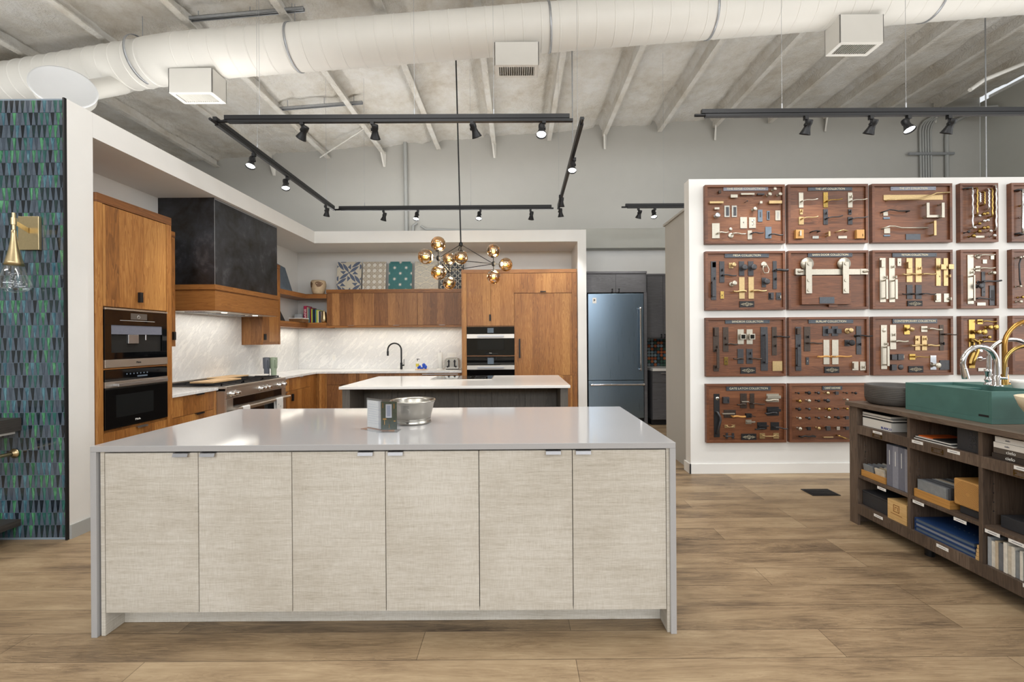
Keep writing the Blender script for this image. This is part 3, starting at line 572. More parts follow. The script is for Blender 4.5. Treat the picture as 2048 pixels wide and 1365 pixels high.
# ================================================================ left oven tower (faces +X)
XT = -3.20
def bx(m, X0, X1, y0, y1, z0, z1): return m.box(X0, X1, y0, y1, z0, z1)
T = thing('oven_tower', (-3.54, 3.72, 0), 'tall honey walnut cabinet housing the coffee machine and steam oven', 'cabinet')
y0, y1 = 3.355, 4.08; ya, yc = 3.405, 4.018
m = MB(); bx(m, XW, XT - .022, y0, y1, .0, .72); bx(m, XW, XT - .022, y0, y1, 1.69, 2.56); bx(m, XW, XT - .022, y0, ya - .002, .72, 1.69); bx(m, XW, XT - .022, yc + .002, y1, .72, 1.69); bx(m, XW, XW + .02, ya - .002, yc + .002, .72, 1.69); m.build('carcass', 'walnut', T)
m = MB(); bx(m, XT - .021, XT, y0, ya - .004, .0, 2.49); m.build('stile', 'walnut', T)
m = MB(); bx(m, XT - .021, XT, yc + .004, y1, .0, 2.49); m.build('stile', 'walnut', T)
m = MB(); bx(m, XT - .021, XT + .002, y0, y1, 2.492, 2.56); m.build('top_rail', 'walnut_cross', T)
def pull(m_y, z, X, parent, vert=False, mat='black_metal', L=.07):
    m = MB()
    if vert: m.box(X, X + .026, m_y - .009, m_y + .009, z - L / 2, z + L / 2).box(X + .022, X + .028, m_y - .014, m_y + .014, z - L / 2, z + L / 2)
    else: m.box(X - .004, X + .024, m_y - L / 2, m_y + L / 2, z - .003, z).box(X + .021, X + .024, m_y - L / 2, m_y + L / 2, z - .014, z)
    return m.build('pull', mat, parent, .0008)
d_ = MB().box(XT - .02, XT, ya, yc, 1.695, 2.486).build('door', 'walnut', T, .001); pull(3.725, 1.79, XT, d_, True, L=.085)
d_ = MB().box(XT - .02, XT, ya, yc, .36, .705).build('drawer', 'walnut', T, .001); pull(3.735, .706, XT, d_, False, 'satin_chrome', .1)
d_ = MB().box(XT - .02, XT, ya, yc, .1, .355).build('drawer', 'walnut', T, .001)
m = MB().box(XT - .02, XT - .001, ya, yc, 1.196, 1.208).build('divider', 'walnut_cross', T)
# coffee machine
g = thing('coffee_machine', (XT, 3.71, 1.21), 'built-in coffee machine with black glass front and steel spouts, upper appliance', 'coffee machine')
MB().box(XT - .3, XT - .012, ya + .002, yc - .002, 1.212, 1.686).build('body', 'dark_void', g)
m = MB(); X = XT; m.box(X - .012, X + .006, ya + .002, yc - .002, 1.275, 1.33).box(X - .012, X + .006, ya + .002, yc - .002, 1.55, 1.668).box(X - .012, X + .006, ya + .002, ya + .06, 1.33, 1.55).box(X - .012, X + .006, yc - .055, yc - .002, 1.33, 1.55); m.build('front_glass', 'black_glass', g, .001)
MB().box(X - .012, X + .014, ya + .002, yc - .002, 1.670, 1.684).build('top_strip', 'stainless', g, .001)
bd = MB().box(X - .012, X + .010, ya + .002, yc - .002, 1.212, 1.274).build('lower_band', 'stainless', g, .001)
text('Miele', .022, (X + .011, 3.71, 1.243), (0, 1, 0), (0, 0, 1), 'black_metal', bd)
MB().box(X - .20, X - .18, ya + .06, yc - .055, 1.33, 1.55).build('niche', 'black_metal', g)
MB().box(X - .12, X + .002, ya + .06, yc - .055, 1.475, 1.55).build('dispenser_head', 'binder_grey', g, .003)
m = MB().box(X - .07, X + .004, 3.62, 3.72, 1.40, 1.475); m.build('spout', 'satin_chrome', g, .003)
MB().cyl((X - .02, 3.81, 1.43), (X - .02, 3.81, 1.475), .011, n=12).build('milk_spout', 'satin_chrome', g)
MB().box(X + .006, X + .0068, 3.64, 3.80, 1.60, 1.652).build('display', 'taupe_box', g)
m = MB().lathe([(.012, 0), (.014, .001), (.012, .002)], (X + .007, 3.715, 1.622), (1, 0, 0), 20); m.box(X + .0068, X + .0075, 3.54, 3.88, 1.588, 1.5905); m.build('dial_marks', 'paper', g)
# steam oven
g = thing('steam_oven', (XT, 3.71, .73), 'built-in black glass steam oven with steel bar handle, lower appliance in the left tower', 'oven')
MB().box(XT - .3, XT - .012, ya + .002, yc - .002, .725, 1.19).build('body', 'dark_void', g)
MB().box(X - .012, X + .006, ya + .002, yc - .002, 1.105, 1.19).build('control_panel', 'black_glass', g, .001)
m = MB()
for i in range(7): m.cyl((X + .006, 3.60 + i * .033, 1.152), (X + .0075, 3.60 + i * .033, 1.152), .006, n=10)
m.box(X + .006, X + .0072, 3.70, 3.80, 1.122, 1.134); m.build('touch_icons', 'slate_blue', g)
dr = MB().box(X - .012, X + .008, ya + .002, yc - .002, .730, 1.052).build('door_glass', 'black_glass', g, .001)
text('Miele', .024, (X + .009, 3.70, .768), (0, 1, 0), (0, 0, 1), 'paper', dr)
MB().box(X + .008, X + .0088, 3.50, 3.86, .81, .99).build('window', 'dark_window', dr)
b_ = MB().box(X - .012, X + .010, ya + .002, yc - .002, 1.054, 1.102).build('steel_band', 'stainless', g, .001)
m = MB(); m.box(X + .045, X + .058, 3.47, 3.96, 1.062, 1.086).box(X + .01, X + .05, 3.47, 3.50, 1.064, 1.084).box(X + .01, X + .05, 3.93, 3.96, 1.064, 1.084); m.build('handle', 'satin_chrome', g, .002)
# ================================================================ hood (left wall)
HX, HY0, HY1 = -3.27, 4.767, 6.01
g = thing('range_hood', (-3.57, 5.39, 1.74), 'large blackened steel range hood with walnut band hung from the soffit', 'range hood')
MB().box(XW, HX, HY0, HY1, 2.033, ZS).build('steel_body', 'blackened_steel', g)
m = MB(); m.box(HX - .001, HX + .001, HY0 - .001, HY0 + .004, 2.033, ZS).box(HX + .0005, HX + .003, HY0, HY1, 2.955, 2.972); m.build('corner_strip', 'galvanised', g)
MB().box(XW, HX + .018, HY0 - .018, HY1 + .018, 1.978, 2.032).build('band_trim', 'walnut_cross', g, .001)
m = MB(); m.box(HX - .01, HX + .008, HY0 - .008, HY1 + .008, 1.752, 1.977).box(XW, HX - .01, HY0 - .008, HY0 + .012, 1.752, 1.977).box(XW, HX - .01, HY1 - .012, HY1 + .008, 1.752, 1.977); m.build('walnut_band', 'walnut_cross', g)
m = MB(); m.box(XW + .001, HX - .011, HY0 + .013, HY1 - .013, 1.748, 1.765); m.build('liner', 'stainless', g)
m = MB()
for i in range(3):
    for k in range(8): m.box(HX - .42 + k * .03, HX - .405 + k * .03, HY0 + .12 + i * .36, HY0 + .4 + i * .36, 1.740, 1.7475)
m.build('baffle_filters', 'satin_chrome', g)
for i in range(2): MB().cyl((HX - .12, 5.1 + i * .6, 1.742), (HX - .12, 5.1 + i * .6, 1.7485), .03, n=16).build('hood_lamp', 'strip_warm', g)
# wall cabinets flanking the hood
XU = -3.57
def wallcab(y0, y1, z0, z1, label, hside):
    g = thing('wall_cabinet', ((XW + XU) / 2, (y0 + y1) / 2, z0), label, 'cabinet')
    MB().box(XW, XU - .021, y0 + .002, y1 - .002, z0, z1 - .06).build('carcass', 'walnut_upper', g)
    MB().box(XW, XU + .004, y0, y1, z1 - .058, z1).build('top_rail', 'walnut_cross', g, .001)
    MB().box(XU - .02, XU, y1 - .045, y1, z0, z1 - .06).build('stile', 'walnut', g)
    d = MB().box(XU - .02, XU, y0 + .001, y1 - .048, z0 + .035, z1 - .062).build('door', 'walnut', g, .001)
    MB().box(XU - .03, XU - .004, y0 + .001, y1 - .048, z0, z0 + .032).build('bottom_rail', 'walnut_cross', g)
    pull(hside, 1.475, XU, d, True, L=.085)
    return g
wallcab(4.09, 4.60, 1.365, 2.56, 'narrow walnut wall cabinet between the oven tower and the hood', 4.56)
wallcab(6.19, 6.64, 1.365, 2.56, 'walnut wall cabinet with black pull right of the range hood', 6.215)
# ================================================================ left base run, worktops, range
XC = -3.24
g = thing('drawer_cabinet', (-3.56, 4.43, 0), 'walnut base drawers left of the steel range', 'cabinet')
MB().box(XW, XC - .042, 4.085, 4.765, .1, .884).build('carcass', 'walnut', g); MB().box(XW, XC - .1, 4.085, 4.765, 0, .1).build('plinth', 'dark_void', g)
for z0, z1 in ((.69, .882), (.41, .686), (.12, .406)):
    d = MB().box(XC - .04, XC - .02, 4.085, 4.72, z0, z1).build('drawer', 'walnut', g, .001); pull(4.50, z1 + .002, XC - .02, d, False, 'black_metal', .11)
MB().box(XC - .04, XC - .02, 4.722, 4.765, .12, .882).build('filler', 'walnut', g)
tag(MB().box(XW + .012, XC, 4.083, 4.768, .885, .915).build('worktop', 'marble', None, .002), 'short white marble worktop left of the range', 'worktop')
m = MB(); m.box(XW + .012, XC, 5.998, 7.11, .885, .915); m.box(XW + .012, -.895, 7.11, YN - .012, .885, .915)
tag(m.build('worktop', 'marble', None), 'long white marble worktop turning the corner under the faucet', 'worktop')
m = MB(); m.box(XW, XW + .012, 4.085, 6.18, .916, 1.748); m.box(XW, XW + .012, 6.18, YN, .916, 1.364)
m.box(XW, XW + .012, 6.645, YN, 1.364, 1.632)
o = tag(m.build('backsplash', 'marble'), 'grey veined marble backsplash panel on the left wall behind the range', 'backsplash')
tag(MB().box(XW + .0125, -.895, YN - .012, YN, .916, 1.632).build('backsplash', 'marble'), 'white marble backsplash panel behind the black faucet', 'backsplash')
# range
g = thing('gas_range', (-3.5, 5.38, 0), 'wide stainless steel gas range with seven knobs under the hood', 'range')
RX = -3.155; ry0, ry1 = 4.77, 5.99
MB().box(XW + .03, RX - .012, ry0, ry1, .1, .872).build('body', 'stainless', g, .002)
MB().box(XW + .05, RX - .08, ry0 + .02, ry1 - .02, 0, .1).build('kick_plate', 'iron', g)
MB().box(XW + .015, RX + .004, ry0 - .001, ry1 + .001, .896, .922).build('top_rim', 'stainless', g, .004)
MB().box(XW + .05, RX - .05, ry0 + .02, ry1 - .02, .922, .926).build('burner_tray', 'iron', g)
cp = MB().prism([(RX - .012, ry0, .79), (RX + .004, ry0, .79), (RX + .004, ry0, .895), (RX - .012, ry0, .895)], (0, ry1 - ry0, 0)).build('control_panel', 'stainless', g)
for y in (4.845, 4.925, 5.39, 5.47, 5.55, 5.80, 5.91):
    k = MB(); c = (RX + .004, y, .838); k.lathe([(.036, 0), (.036, .006), (.030, .008), (.026, .014), (.024, .045), (.020, .05), (0, .05)], c, (1, 0, 0), 24); kn = k.build('knob', 'chrome', g)
dr = MB().box(RX - .012, RX + .002, ry0 + .0, ry1, .44, .785).build('oven_door', 'stainless', g, .002)
MB().box(RX + .002, RX + .004, ry0 + .11, ry1 - .11, .69, .783).build('display_glass', 'black_glass', dr)
MB().box(RX + .002, RX + .004, ry0 + .16, ry1 - .16, .48, .62).build('window', 'black_glass', dr)
m = MB(); m.cyl((RX + .065, ry0 + .1, .668), (RX + .065, ry1 - .02, .668), .016, n=14); m.box(RX, RX + .07, ry0 + .09, ry0 + .12, .655, .681).box(RX, RX + .07, ry1 - .05, ry1 - .02, .655, .681); m.build('handle_bar', 'stainless', dr)
MB().box(RX - .012, RX + .002, ry0, ry1, .14, .436).build('lower_drawer', 'stainless', g, .002)
for i in range(3):
    m = MB(); a0 = ry0 + .03 + i * .39; a1 = a0 + .37
    for y in (a0, a0 + .12, a0 + .24, a1 - .012): m.box(XW + .07, RX - .07, y, y + .012, .938, .95)
    for x in (XW + .07, XW + .25, RX - .27, RX - .082): m.box(x, x + .012, a0, a1, .938, .95)
    for x in (XW + .07, RX - .082):
        for y in (a0, a1 - .012): m.box(x, x + .012, y, y + .012, .926, .938)
    m.build('burner_grate', 'iron', g)
    m = MB()
    for x in (XW + .22, RX - .22): m.lathe([(0, .016), (.035, .016), (.04, .008), (.05, .004), (.055, 0)], (x, a0 + .19, .926), (0, 0, 1), 20)
    m.build('burner', 'iron', g)
MB().box(XW + .02, XW + .045, ry0, ry1, .922, .962).build('rear_guard', 'stainless', g, .002)
tag(MB().box(-3.62, -3.36, 4.86, 5.36, .951, .969).build('cutting_board', 'maple_board', None, .003), 'pale cutting board lying across the range grates', 'cutting board')
tag(MB().box(-3.84, -3.60, 5.44, 5.90, .951, .966).build('cutting_board', 'maple_board', None, .003), 'pale cutting board at the rear of the range', 'cutting board')
tag(MB().box(-3.78, -3.45, 4.13, 4.40, .916, .934).build('cutting_board', 'walnut_cross', None, .004), 'brown wooden board on the marble left of the range', 'cutting board')
m = MB(); m.lathe([(0, 0), (.1, 0), (.16, .012), (.19, .028), (.185, .03), (.15, .016), (0, .008)], (0, 0, 0), (0, 0, 1), 32)
m2 = MB(Matrix.Translation((-3.60, 6.10, .916)) @ Matrix.Diagonal((.9, 1.25, 1, 1)))
m2.lathe([(0, .004), (.08, .004), (.12, .012), (.148, .032), (.143, .034), (.115, .016), (0, .01)], (0, 0, 0), (0, 0, 1), 36)
tag(m2.build('serving_dish', 'porcelain'), 'long low white dish on the marble right of the range', 'dish')
for i, (ya_, yb_) in enumerate(((4.93, 5.06), (5.62, 5.77))):
    m = MB(); X = RX + .065
    pts = [(X + .0185 * math.cos(a), .668 + .0185 * math.sin(a)) for a in [R(x) for x in range(0, 181, 20)]]
    out = [(X + .0185, .36)] + pts + [(X - .0185, .42)]; inn = [(X - .0165, .42)] + [(X + .0165 * math.cos(a), .668 + .0165 * math.sin(a)) for a in [R(x) for x in range(180, -1, -20)]] + [(X + .0165, .36)]
    poly = [(x, ya_, z) for x, z in out + inn]; m.prism(poly, (0, yb_ - ya_, 0))
    g2 = tag(m.build('dish_towel', 'cloth'), 'white dish towel hanging on the range handle, %s one' % ('left' if i == 0 else 'right'), 'towel', 'towels on the range handle')
    m = MB(); X += .0187
    for j, (dy, z, s_) in enumerate(((.04, .60, .012), (.085, .57, .014), (.05, .52, .012))):
        m.box(X, X + .0004, ya_ + dy - s_, ya_ + dy + s_, z - .0015, z + .0015); m.box(X, X + .0004, ya_ + dy - .0015, ya_ + dy + .0015, z - s_, z + s_)
    m.build('printed_motif', 'binder_grey', g2)
# base cabinets right of range (face +X)
g = thing('base_cabinet', (-3.56, 6.55, 0), 'walnut base cabinet with drawer and door right of the range', 'cabinet')
MB().box(XW, XC - .042, 5.995, 7.11, .1, .884).build('carcass', 'walnut', g)
MB().box(XW, XC - .1, 5.995, 7.11, 0, .1).build('plinth', 'dark_void', g)
for y0, y1, z0, z1, ty in ((6.0, 6.30, .70, .882, 0), (6.0, 6.30, .12, .696, 1), (6.303, 6.92, .70, .882, 0), (6.303, 6.92, .12, .696, 2)):
    d = MB().box(XC - .04, XC - .02, y0, y1, z0, z1).build('drawer' if ty == 0 else 'door', 'walnut', g, .001)
    if ty < 2: pull((y0 + y1) / 2 + (.0), z1 + .002, XC - .02, d, False, 'satin_chrome', .1)
    else: pull(6.36, .60, XC - .02, d, True, L=.1)
MB().box(XC - .04, XC - .02, 6.923, 7.13, .12, .882).build('filler', 'walnut', g)
# back base run (faces -Y)
YC = 7.13
g = thing('base_cabinet', (-2.0, 7.45, 0), 'long walnut base cabinet run under the black faucet', 'cabinet')
MB().box(-3.28, -.9, YC + .022, YN - .01, .1, .884).build('carcass', 'walnut', g); MB().box(-3.28, -.9, YC + .08, YN - .01, 0, .1).build('plinth', 'dark_void', g)
def fy(m, x0, x1, z0, z1, y=YC, t_=.02): return m.box(x0, x1, y, y + t_, z0, z1)
fy(MB(), -3.21, -3.12, .12, .882).build('filler', 'walnut', g)
xs = [W(p, 760, YC).x for p in (653, 718.6, 782, 843)] + [W(919, 760, YC).x]
for i in range(3):
    for z0, z1 in ((.70, .882), (.12, .696)):
        d = fy(MB(), xs[i] + .0015, xs[i + 1] - .0015, z0, z1).build('drawer' if z0 > .5 else 'door', 'walnut_upper', g, .001)
        if i != 2 or z0 < .5:
            xm = (xs[i] + xs[i + 1]) / 2; MB().box(xm - .05, xm + .05, YC - .022, YC, z1 - .001, z1 + .003).build('pull', 'black_metal', d)
g = thing('panel_dishwasher', ((xs[3] + xs[4]) / 2, YC, .1), 'walnut fronted dishwasher with steel bar handle right of the sink', 'dishwasher')
fy(MB(), xs[3] + .0015, xs[4] - .0015, .12, .882).build('front_panel', 'walnut_upper', g, .001)
m = MB(); m.cyl((xs[3] + .02, YC - .04, .862), (xs[4] - .02, YC - .04, .862), .009, n=10); m.box(xs[3] + .04, xs[3] + .055, YC - .04, YC, .856, .868).box(xs[4] - .055, xs[4] - .04, YC - .04, YC, .856, .868); m.build('handle', 'satin_chrome', g)
# corner shelves
ZA0, ZA1, ZB0, ZB1 = 2.135, 2.21, 1.636, 1.725; YU = 7.45; xu0, xu1 = -3.225, -.892
for z0, z1, lb in ((ZA0, ZA1, 'upper'), (ZB0, ZB1, 'lower')):
    m = MB(); m.prism([(XW + .001, 6.642, z0), (XU, 6.642, z0), (XU, YU, z0), (xu0 - .001, YU, z0), (xu0 - .001, YN - .001, z0), (XW + .001, YN - .001, z0)], (0, 0, z1 - z0))
    tag(m.build('corner_shelf', 'walnut_cross', None, .001), '%s walnut corner shelf left of the wall cabinets' % lb, 'shelf')
g = thing('wall_cabinet_row', (-2.05, 7.62, 1.636), 'row of three walnut lift-up wall cabinets above the backsplash', 'cabinet')
MB().box(xu0, xu1, YU + .021, YN, 1.66, 2.22).build('carcass', 'walnut_upper', g)
MB().box(xu0, xu1, YU - .004, YN, 2.222, 2.283).build('top_rail', 'walnut_cross', g, .001)
MB().box(xu0, xu1, YU, YU + .022, 1.636, 1.668).build('bottom_rail', 'walnut_cross', g)
xs = [W(p, 620, YU).x for p in (655, 744.5, 835.5)] + [xu1]
for i in range(3):
    d = MB().box(xs[i] + .0015, xs[i + 1] - .0015, YU, YU + .02, 1.672, 2.219).build('door', 'walnut_upper', g, .001)
    xm = (xs[i] + xs[i + 1]) / 2 + .02; MB().box(xm - .05, xm + .05, YU - .02, YU, 1.669, 1.672).build('pull', 'satin_chrome', d)
g = thing('under_cabinet_light', (-2.0, 7.57, 1.65), 'slim lit strip under the back wall cabinets', 'light')
MB().box(xu0 + .1, xu1 - .1, 7.56, 7.58, 1.651, 1.659).build('strip', 'strip_warm', g)
a_ = area('under_cabinet_glow', (-2.05, 7.57, 1.649), (R(-6), 0, 0), 2.2, .03, 4.5, (1, .93, .78))
a_ = area('under_shelf_glow', (-3.72, 7.1, 1.62), (0, 0, 0), .03, 1.1, 2.4, (1, .93, .78))
a_ = area('hood_glow', (-3.6, 5.4, 1.735), (0, 0, 0), .3, 1.0, 4, (1, .95, .85))
# tall cabinet right (faces -Y)
YT = 7.08; tx0, tx1 = -.888, .968; ox0, ox1 = W(933.5, 700, YT).x, W(1029, 700, YT).x; rx1 = W(1143.5, 600, YT).x
g = thing('tall_cabinet', (.04, 7.4, 0), 'tall walnut cabinet wall with double ovens and panelled refrigerator door', 'cabinet')
MB().box(tx0, tx1, YT + .022, YN, 0, 2.54).build('carcass', 'walnut', g, 0)
MB().box(tx0, tx1, YT - .004, YT + .02, 2.487, 2.545).build('top_rail', 'walnut_cross', g, .001)
MB().box(tx0, ox0 - .002, YT, YT + .02, 0, 2.485).build('stile', 'walnut', g); MB().box(rx1 + .002, tx1, YT, YT + .02, 0, 2.485).build('stile', 'walnut', g)
zo = W(980, 652, YT).z
xm = W(981.5, 600, YT).x
d = MB().box(ox0, xm - .0015, YT, YT + .02, zo, 2.484).build('door', 'walnut', g, .001)
MB().box(xm - .025, xm - .001, YT - .024, YT, 1.72, 1.82).build('pull', 'black_metal', d, .001)
d = MB().box(xm + .0015, ox1 - .0015, YT, YT + .02, zo, 2.484).build('door', 'walnut', g, .001)
d = MB().box(ox1 + .0015, rx1, YT, YT + .02, W(1085, 586, YT).z, 2.484).build('door', 'walnut', g, .001)
xx = W(1086, 586, YT).x; MB().box(xx - .045, xx + .045, YT - .022, YT, 2.178, 2.192).build('pull', 'black_metal', d)
zt_ = W(1085, 586.8, YT).z - .003; zb_ = W(1085, 751, YT).z
d = MB().box(ox1 + .0015, rx1, YT, YT + .02, zb_, zt_).build('refrigerator_door', 'walnut', g, .001)
a = W(1039, 678, YT); b = W(1039, 716, YT); m = MB().box(a.x - .012, a.x + .012, YT - .045, YT - .03, b.z, a.z).box(a.x - .008, a.x + .008, YT - .03, YT, a.z - .03, a.z).box(a.x - .008, a.x + .008, YT - .03, YT, b.z, b.z + .03); m.build('handle', 'black_metal', d, .001)
MB().box(ox1 + .0015, rx1, YT, YT + .02, .1, zb_ - .004).build('lower_door', 'walnut', g, .001)
MB().box(ox0, ox1, YT, YT + .02, .1, .38).build('drawer', 'walnut', g, .001)
def oven(zt, zb, ctrl, band, label, win):
    h = thing('wall_oven', ((ox0 + ox1) / 2, YT, zb), label, 'oven')
    x0, x1 = ox0 + .003, ox1 - .003
    MB().box(x0, x1, YT - .004, YT + .02, zt - ctrl, zt).build('control_panel', 'black_glass', h, .001)
    xc = (x0 + x1) / 2; MB().box(xc - .05, xc + .05, YT - .0046, YT - .0038, zt - ctrl + .02, zt - .02).build('display', 'slate_blue', h)
    bd = MB().box(x0, x1, YT - .006, YT + .02, zt - ctrl - band, zt - ctrl - .001).build('steel_band', 'stainless', h, .001)
    m = MB(); zc = zt - ctrl - band / 2; m.box(x0 + .17, x1 - .17, YT - .052, YT - .04, zc - .013, zc + .013).box(x0 + .18, x0 + .21, YT - .045, YT, zc - .01, zc + .01).box(x1 - .21, x1 - .18, YT - .045, YT, zc - .01, zc + .01); m.build('handle', 'satin_chrome', h, .001)
    d = MB().box(x0, x1, YT - .006, YT + .02, zb, zt - ctrl - band - .001).build('door_glass', 'black_glass', h, .001)
    if win:
        MB().box(x0 + .17, x1 - .17, YT - .0066, YT - .0058, zb + .09, zt - ctrl - band - .02).build('window', 'dark_window', d)
        text('Miele', .02, (xc, YT - .007, zb + .035), (1, 0, 0), (0, 0, 1), 'paper', d)
zq = lambda py: W(981, py, YT).z
oven(zq(654), zq(711), zq(654) - zq(668.5), zq(668.5) - zq(677), 'upper black glass wall oven in the tall walnut cabinet', True)
MB().box(ox0, ox1, YT, YT + .02, zq(713), zq(711.3)).build('divider', 'walnut_cross', g)
oven(zq(713.5), .40, zq(713.5) - zq(731), zq(731) - zq(739.5), 'lower black glass wall oven in the tall walnut cabinet', False)
# ================================================================ blue refrigerator bay
g = thing('refrigerator', (1.55, 7.4, 0), 'blue steel bottom-freezer refrigerator with chrome bar handles', 'refrigerator')
YR = 7.12; fx0, fx1 = W(1176, 700, YR).x, W(1288, 700, YR).x; zf = W(1230, 587, YR).z; zm = W(1230, 761.5, YR).z
MB().box(fx0, fx1, YR + .05, 7.78, .09, zf).build('body', 'iron', g)
MB().box(fx0 + .004, fx1 - .004, YR, YR + .045, zm + .004, zf - .004).build('upper_door', 'fridge_steel', g, .006)
MB().box(fx0 + .004, fx1 - .004, YR, YR + .045, .13, zm - .004).build('freezer_drawer', 'fridge_steel', g, .006)
MB().box(fx0, fx1, YR + .06, YR + .08, .0, .12).build('kick_plate', 'black_metal', g)
a = W(1281, 614.7, YR - .06); b = W(1282, 742, YR - .06); m = MB(); m.cyl(a, (a.x, a.y, b.z), .015, n=14)
for z in (a.z - .02, b.z + .02): m.cyl((a.x, a.y, z), (a.x, YR, z), .013, n=12); m.lathe([(.019, -.02), (.021, 0), (.019, .02)], (a.x, a.y, z), (0, 0, 1), 14)
m.build('door_handle', 'chrome', g)
z = W(1230, 770, YR - .06).z; x0, x1 = fx0 + .03, fx1 - .01; m = MB(); m.cyl((x0, YR - .06, z), (x1, YR - .06, z), .015, n=14)
for x in (x0 + .02, x1 - .02): m.cyl((x, YR - .06, z), (x, YR, z), .013, n=12); m.lathe([(.019, -.02), (.021, 0), (.019, .02)], (x, YR - .06, z), (1, 0, 0), 14)
m.build('drawer_handle', 'chrome', g)
a = W(1185, 596, YR); b = W(1192.7, 607, YR); bd = MB().box(a.x, b.x, YR - .003, YR, b.z, a.z).build('badge', 'stainless', g, .001)
m = MB(); m.box(a.x + .018, a.x + .03, YR - .0036, YR - .003, b.z + .03, a.z - .02); m.box(a.x + .03, a.x + .045, YR - .0036, YR - .003, b.z + .045, b.z + .06); m.build('badge_mark', 'black_metal', bd)
g = thing('grey_cabinet', (1.55, 7.4, 2.15), 'dark grey cabinet with two teardrop pulls above the blue refrigerator', 'cabinet')
zc = W(1230, 543.7, YR).z; x0, x1 = W(1173, 565, YR).x, W(1293.5, 565, YR).x
x0 = max(x0, 1.117)
MB().box(x0, x1, YR + .022, 7.79, zf + .012, zc).build('carcass', 'grey_cabinet', g); MB().box(x0, x1, YR - .01, YR + .02, zc - .03, zc + .005).build('crown', 'grey_cabinet', g, .002)
MB().box(fx1 + .003, x1, YR - .002, 7.78, 0, zf + .01).build('side_panel', 'grey_cabinet', g, .001)
xm = W(1231.3, 570, YR).x
def tear(x, z, Y, parent):
    m = MB(); m.lathe([(.012, 0), (.012, .004), (.005, .006), (.005, .018), (.009, .022), (0, .026)], (x, Y, z), (0, -1, 0), 12); m.lathe([(.003, .06), (.006, .045), (.012, .015), (.011, .004), (0, 0)], (x - .01, Y - .024, z - .062), (.15, 0, 1), 12); m.build('teardrop_pull', 'black_metal', parent)
for i, (a, b) in enumerate(((x0 + .003, xm - .0015), (xm + .0015, x1 - .02))):
    d = MB().box(a, b, YR, YR + .02, zf + .015, zc - .034).build('door', 'grey_cabinet', g, .001); tear(xm + (-.055 if i == 0 else .055), W(1230, 579, YR).z, YR, d)
YQ = 7.42; x0, x1 = W(1294, 600, YQ).x, 2.72
g = thing('grey_wall_cabinet', ((x0 + x1) / 2, 7.6, 1.5), 'tall dark grey wall cabinet right of the blue refrigerator', 'cabinet')
z1 = W(1312, 548.6, YQ).z; z0 = W(1312, 678, YQ).z
x0 = max(x0, W(1293.5, 565, YR).x + .002)
MB().box(x0, x1, YQ + .02, 7.79, z0, z1).build('carcass', 'grey_cabinet', g); MB().box(x0, x1, YQ - .01, YQ + .02, z1 - .025, z1 + .006).build('crown', 'grey_cabinet', g, .002)
for i in range(2):
    d = MB().box(x0 + .002 + i * .27, x0 + .268 + i * .27, YQ, YQ + .02, z0 + .02, z1 - .028).build('door', 'grey_cabinet', g, .001); tear(x0 + (.24 if i == 0 else .30), z0 + .07, YQ, d)
g = thing('grey_base_cabinet', ((x0 + x1) / 2, 7.45, 0), 'dark grey base cabinet with slim steel pull right of the refrigerator', 'cabinet')
MB().box(x0, x1, 7.17, 7.79, .09, .885).build('carcass', 'grey_cabinet', g); MB().box(x0, x1, 7.22, 7.79, 0, .09).build('plinth', 'iron', g)
for z0, z1 in ((.70, .88), (.10, .695)):
    d = MB().box(x0 + .002, x0 + .6, 7.148, 7.168, z0, z1).build('drawer' if z0 > .5 else 'door', 'grey_cabinet', g, .001)
    if z0 > .5: MB().box(x0 + .13, x0 + .35, 7.12, 7.148, .845, .852).build('pull', 'satin_chrome', d)
tag(MB().box(x0, x1, 7.13, 7.79, .887, .93).build('worktop', 'quartz_white', None, .002), 'white quartz worktop right of the blue refrigerator', 'worktop')
m = MB(); r = .026
for i in range(14):
    for j in range(11):
        m.lathe([(0, .004), (r * .92, .004), (r, .001), (r, 0)], (x0 + .03 + i * .055 + (0), 7.794, .955 + j * .055), (0, -1, 0), 12, False)
g = thing('penny_tile_backsplash', ((x0 + x1) / 2, 7.795, .93), 'small patch of round multicoloured tiles behind the grey cabinets', 'backsplash')
MB().box(x0, x1, 7.794, 7.80, .93, 1.52).build('grout_bed', 'iron', g); m.build('round_tiles', 'penny_tile', g)
# ================================================================ chandelier
CT = W(921.7, 489.3, 5.66); hubs = {'t': CT, 'l': W(876.8, 516.8, 5.26), 'b': W(898, 542, 6.15), 'r': W(987, 528, 5.74)}
g = thing('globe_chandelier', CT, 'black branching chandelier with nine amber glass globes above the rear island', 'chandelier')
top = W(911, 100, 5.66); top.z = ceil_z(top.x) - .02; top.x = CT.x - (top.z - CT.z) * .020
MB().cyl(CT, top, .009, n=10).build('stem', 'black_metal', g)
MB().cyl(top - Vector((0, 0, .03)), top, .06, n=24).build('canopy', 'black_metal', g)
for k, h in hubs.items(): MB().lathe([(0, -.030), (.014, -.030), (.024, -.016), (.026, 0), (.024, .016), (.014, .030), (0, .030)], h, (0, 0, 1), 16).build('hub', 'black_metal', g)
for a, b in (('t', 'l'), ('t', 'r'), ('t', 'b'), ('l', 'r'), ('l', 'b'), ('b', 'r')): MB().cyl(hubs[a], hubs[b], .0048, n=8).build('arm', 'black_metal', g)
GR = .090
def globe(h, d, dist=.135):
    d = Vector(d).normalized(); c = hubs[h] + d * dist
    a = MB(); a.cyl(hubs[h], c - d * (GR * .93), .006, n=8); a.lathe([(.009, -GR - .002), (.034, -GR + .004), (.038, -GR + .016), (.03, -GR + .02)], c, d, 20); s = a.build('globe_arm', 'black_metal', g)
    MB().sph(c, GR, 28, 18).build('glass_globe', 'amber_glass', g)
    MB().sph(c - d * .01, .022, 14, 8).build('bulb', 'bulb_warm', g)
